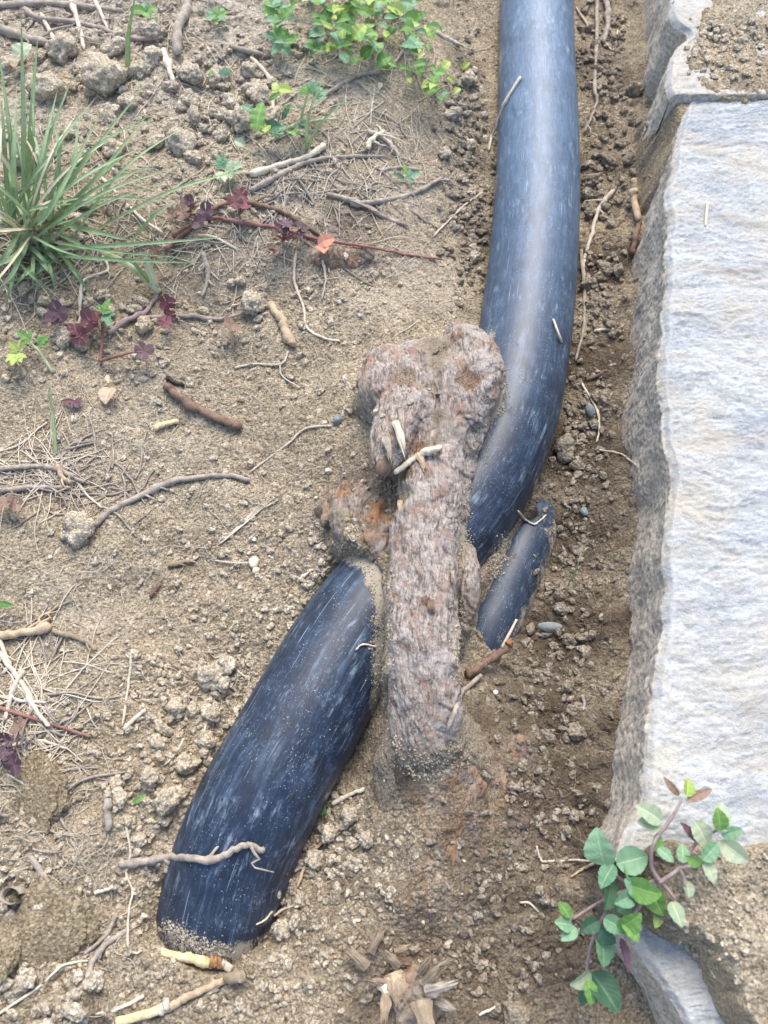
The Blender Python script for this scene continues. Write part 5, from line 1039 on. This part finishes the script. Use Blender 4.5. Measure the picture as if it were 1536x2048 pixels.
G = G + .0004 * np.column_stack([perlin(G[:, 1] * 300, G[:, 2] * 300, 3), perlin(G[:, 0] * 300, G[:, 2] * 300, 4), perlin(G[:, 0] * 300, G[:, 1] * 300, 5)])
tag(obj('curled_bark', mesh('curled_bark', G - np.array(p), grid_faces(6, 26)), MS['grey'], loc=p), 'curled ring of dry bark at the left edge above the ochre stone', 'bark')

# broken stump at the bottom
b = hit(800, 1960); t = empty('broken_stump', b, 'splintered root stump with torn bark shards at the bottom edge', 'stump')
me, co, d = blob([[(800, 1960, -.002, 66), (815, 1990, .004, 56), (830, 2030, .002, 56)], [(740, 1925, -.002, 30), (790, 1925, .003, 24), (845, 1935, .0, 24)], [(725, 1990, -.004, 26), (720, 1950, -.002, 22)]], .0008, .0022, 91, 'core')
me.attributes.new('dirt', 'FLOAT', 'POINT').data.foreach_set('value', np.full(len(me.vertices), .42, np.float32)); add_bvh(me, co); me.transform(Matrix.Translation(-b)); obj('core', me, m_oldroot, t)
def shard(px, py, L, W_, ang, pitch, m, seed, lift=.004):
    p = hit(px, py, lift); s = mpp(px, py, p.z); n, q = 18, 17; V = []
    for side_ in (1, -1):
        for i in range(n):
            u = i / (n - 1)
            for j in range(q):
                v = -1 + 2 * j / (q - 1); jag = .35 * perlin(np.array([v * 3.1 + seed]), np.array([seed * 1.7]), 9)[0] + .30 * perlin(np.array([v * 7.7 + seed]), np.array([3.3]), 9)[0]
                V.append((u * L * (1 + jag) * s, v * W_ * .5 * s * (1 - .35 * u * u + .12 * math.sin(u * 9 + seed)), (.20 * L * s) * math.sin(u * 2.2) - .25 * abs(v) ** 2 * W_ * s + side_ * .0004 + .0005 * mn.noise(Vector((v * 4 + seed, u * 1.5, 0)))))
    V = np.array(V); F = grid_faces(n, q).tolist(); nq = n * q; F += [[a + nq for a in f][::-1] for f in F]
    rim = [j for j in range(q)] + [i * q + q - 1 for i in range(1, n)] + [(n - 1) * q + j for j in range(q - 2, -1, -1)] + [i * q for i in range(n - 2, 0, -1)]
    F += [[rim[i], rim[(i + 1) % len(rim)], rim[(i + 1) % len(rim)] + nq, rim[i] + nq] for i in range(len(rim))]
    a = R_(ang); dd = Vector((math.cos(a), math.sin(a), pitch)).normalized(); y = Vector((0, 0, 1)).cross(dd).normalized(); z = dd.cross(y)
    o = obj('shard', mesh('shard', V, F), MS[m], t); o.matrix_local = Matrix.Translation(p - t.location) @ Matrix((dd, y, z)).transposed().to_4x4(); return o
for i, a in enumerate([(765, 1962, 26, 28, -60, .15, 'straw'), (790, 1948, 50, 44, -80, .1, 'dirt'), (786, 1944, 26, 40, -70, .2, 'tan'), (842, 1998, 60, 40, -78, .1, 'dirt'), (845, 1970, 60, 22, 45, .5, 'dirt'), (850, 1985, 60, 26, 20, .35, 'grey'), (775, 1965, 40, 14, 170, .3, 'dirt'), (840, 1950, 46, 18, 60, .6, 'dirt'), (735, 1935, 50, 24, 140, .2, 'dirt'), (740, 1905, 50, 18, 60, .2, 'dirt'),
                           (870, 2000, 44, 18, -20, .3, 'grey'), (800, 1932, 40, 22, 140, .4, 'dirt'), (820, 1925, 44, 20, 170, .3, 'brown'), (775, 1985, 50, 22, -100, .1, 'dirt'), (860, 1940, 50, 10, 30, .5, 'grey'), (790, 1905, 34, 16, 20, .2, 'dirt')]): shard(*a, seed=i * 2.3)
# flakes of lifted bark on the woody root
for i, (x, y, L, W_, a, mt) in enumerate([(790, 840, 70, 16, -75, 'straw'), (800, 815, 60, 12, -85, 'grey'), (770, 870, 56, 16, -80, 'grey'), (835, 905, 40, 14, -70, 'tan'), (800, 1000, 36, 10, -90, 'tan'), (905, 1140, 26, 8, -90, 'grey'), (860, 1200, 24, 16, -80, 'brown')]):
    o = shard(x, y, L, W_, a, -.15, mt, i + 40, .0012); o.name = 'bark_flake'; o.parent = root; o.location = o.location + t.location - root.location
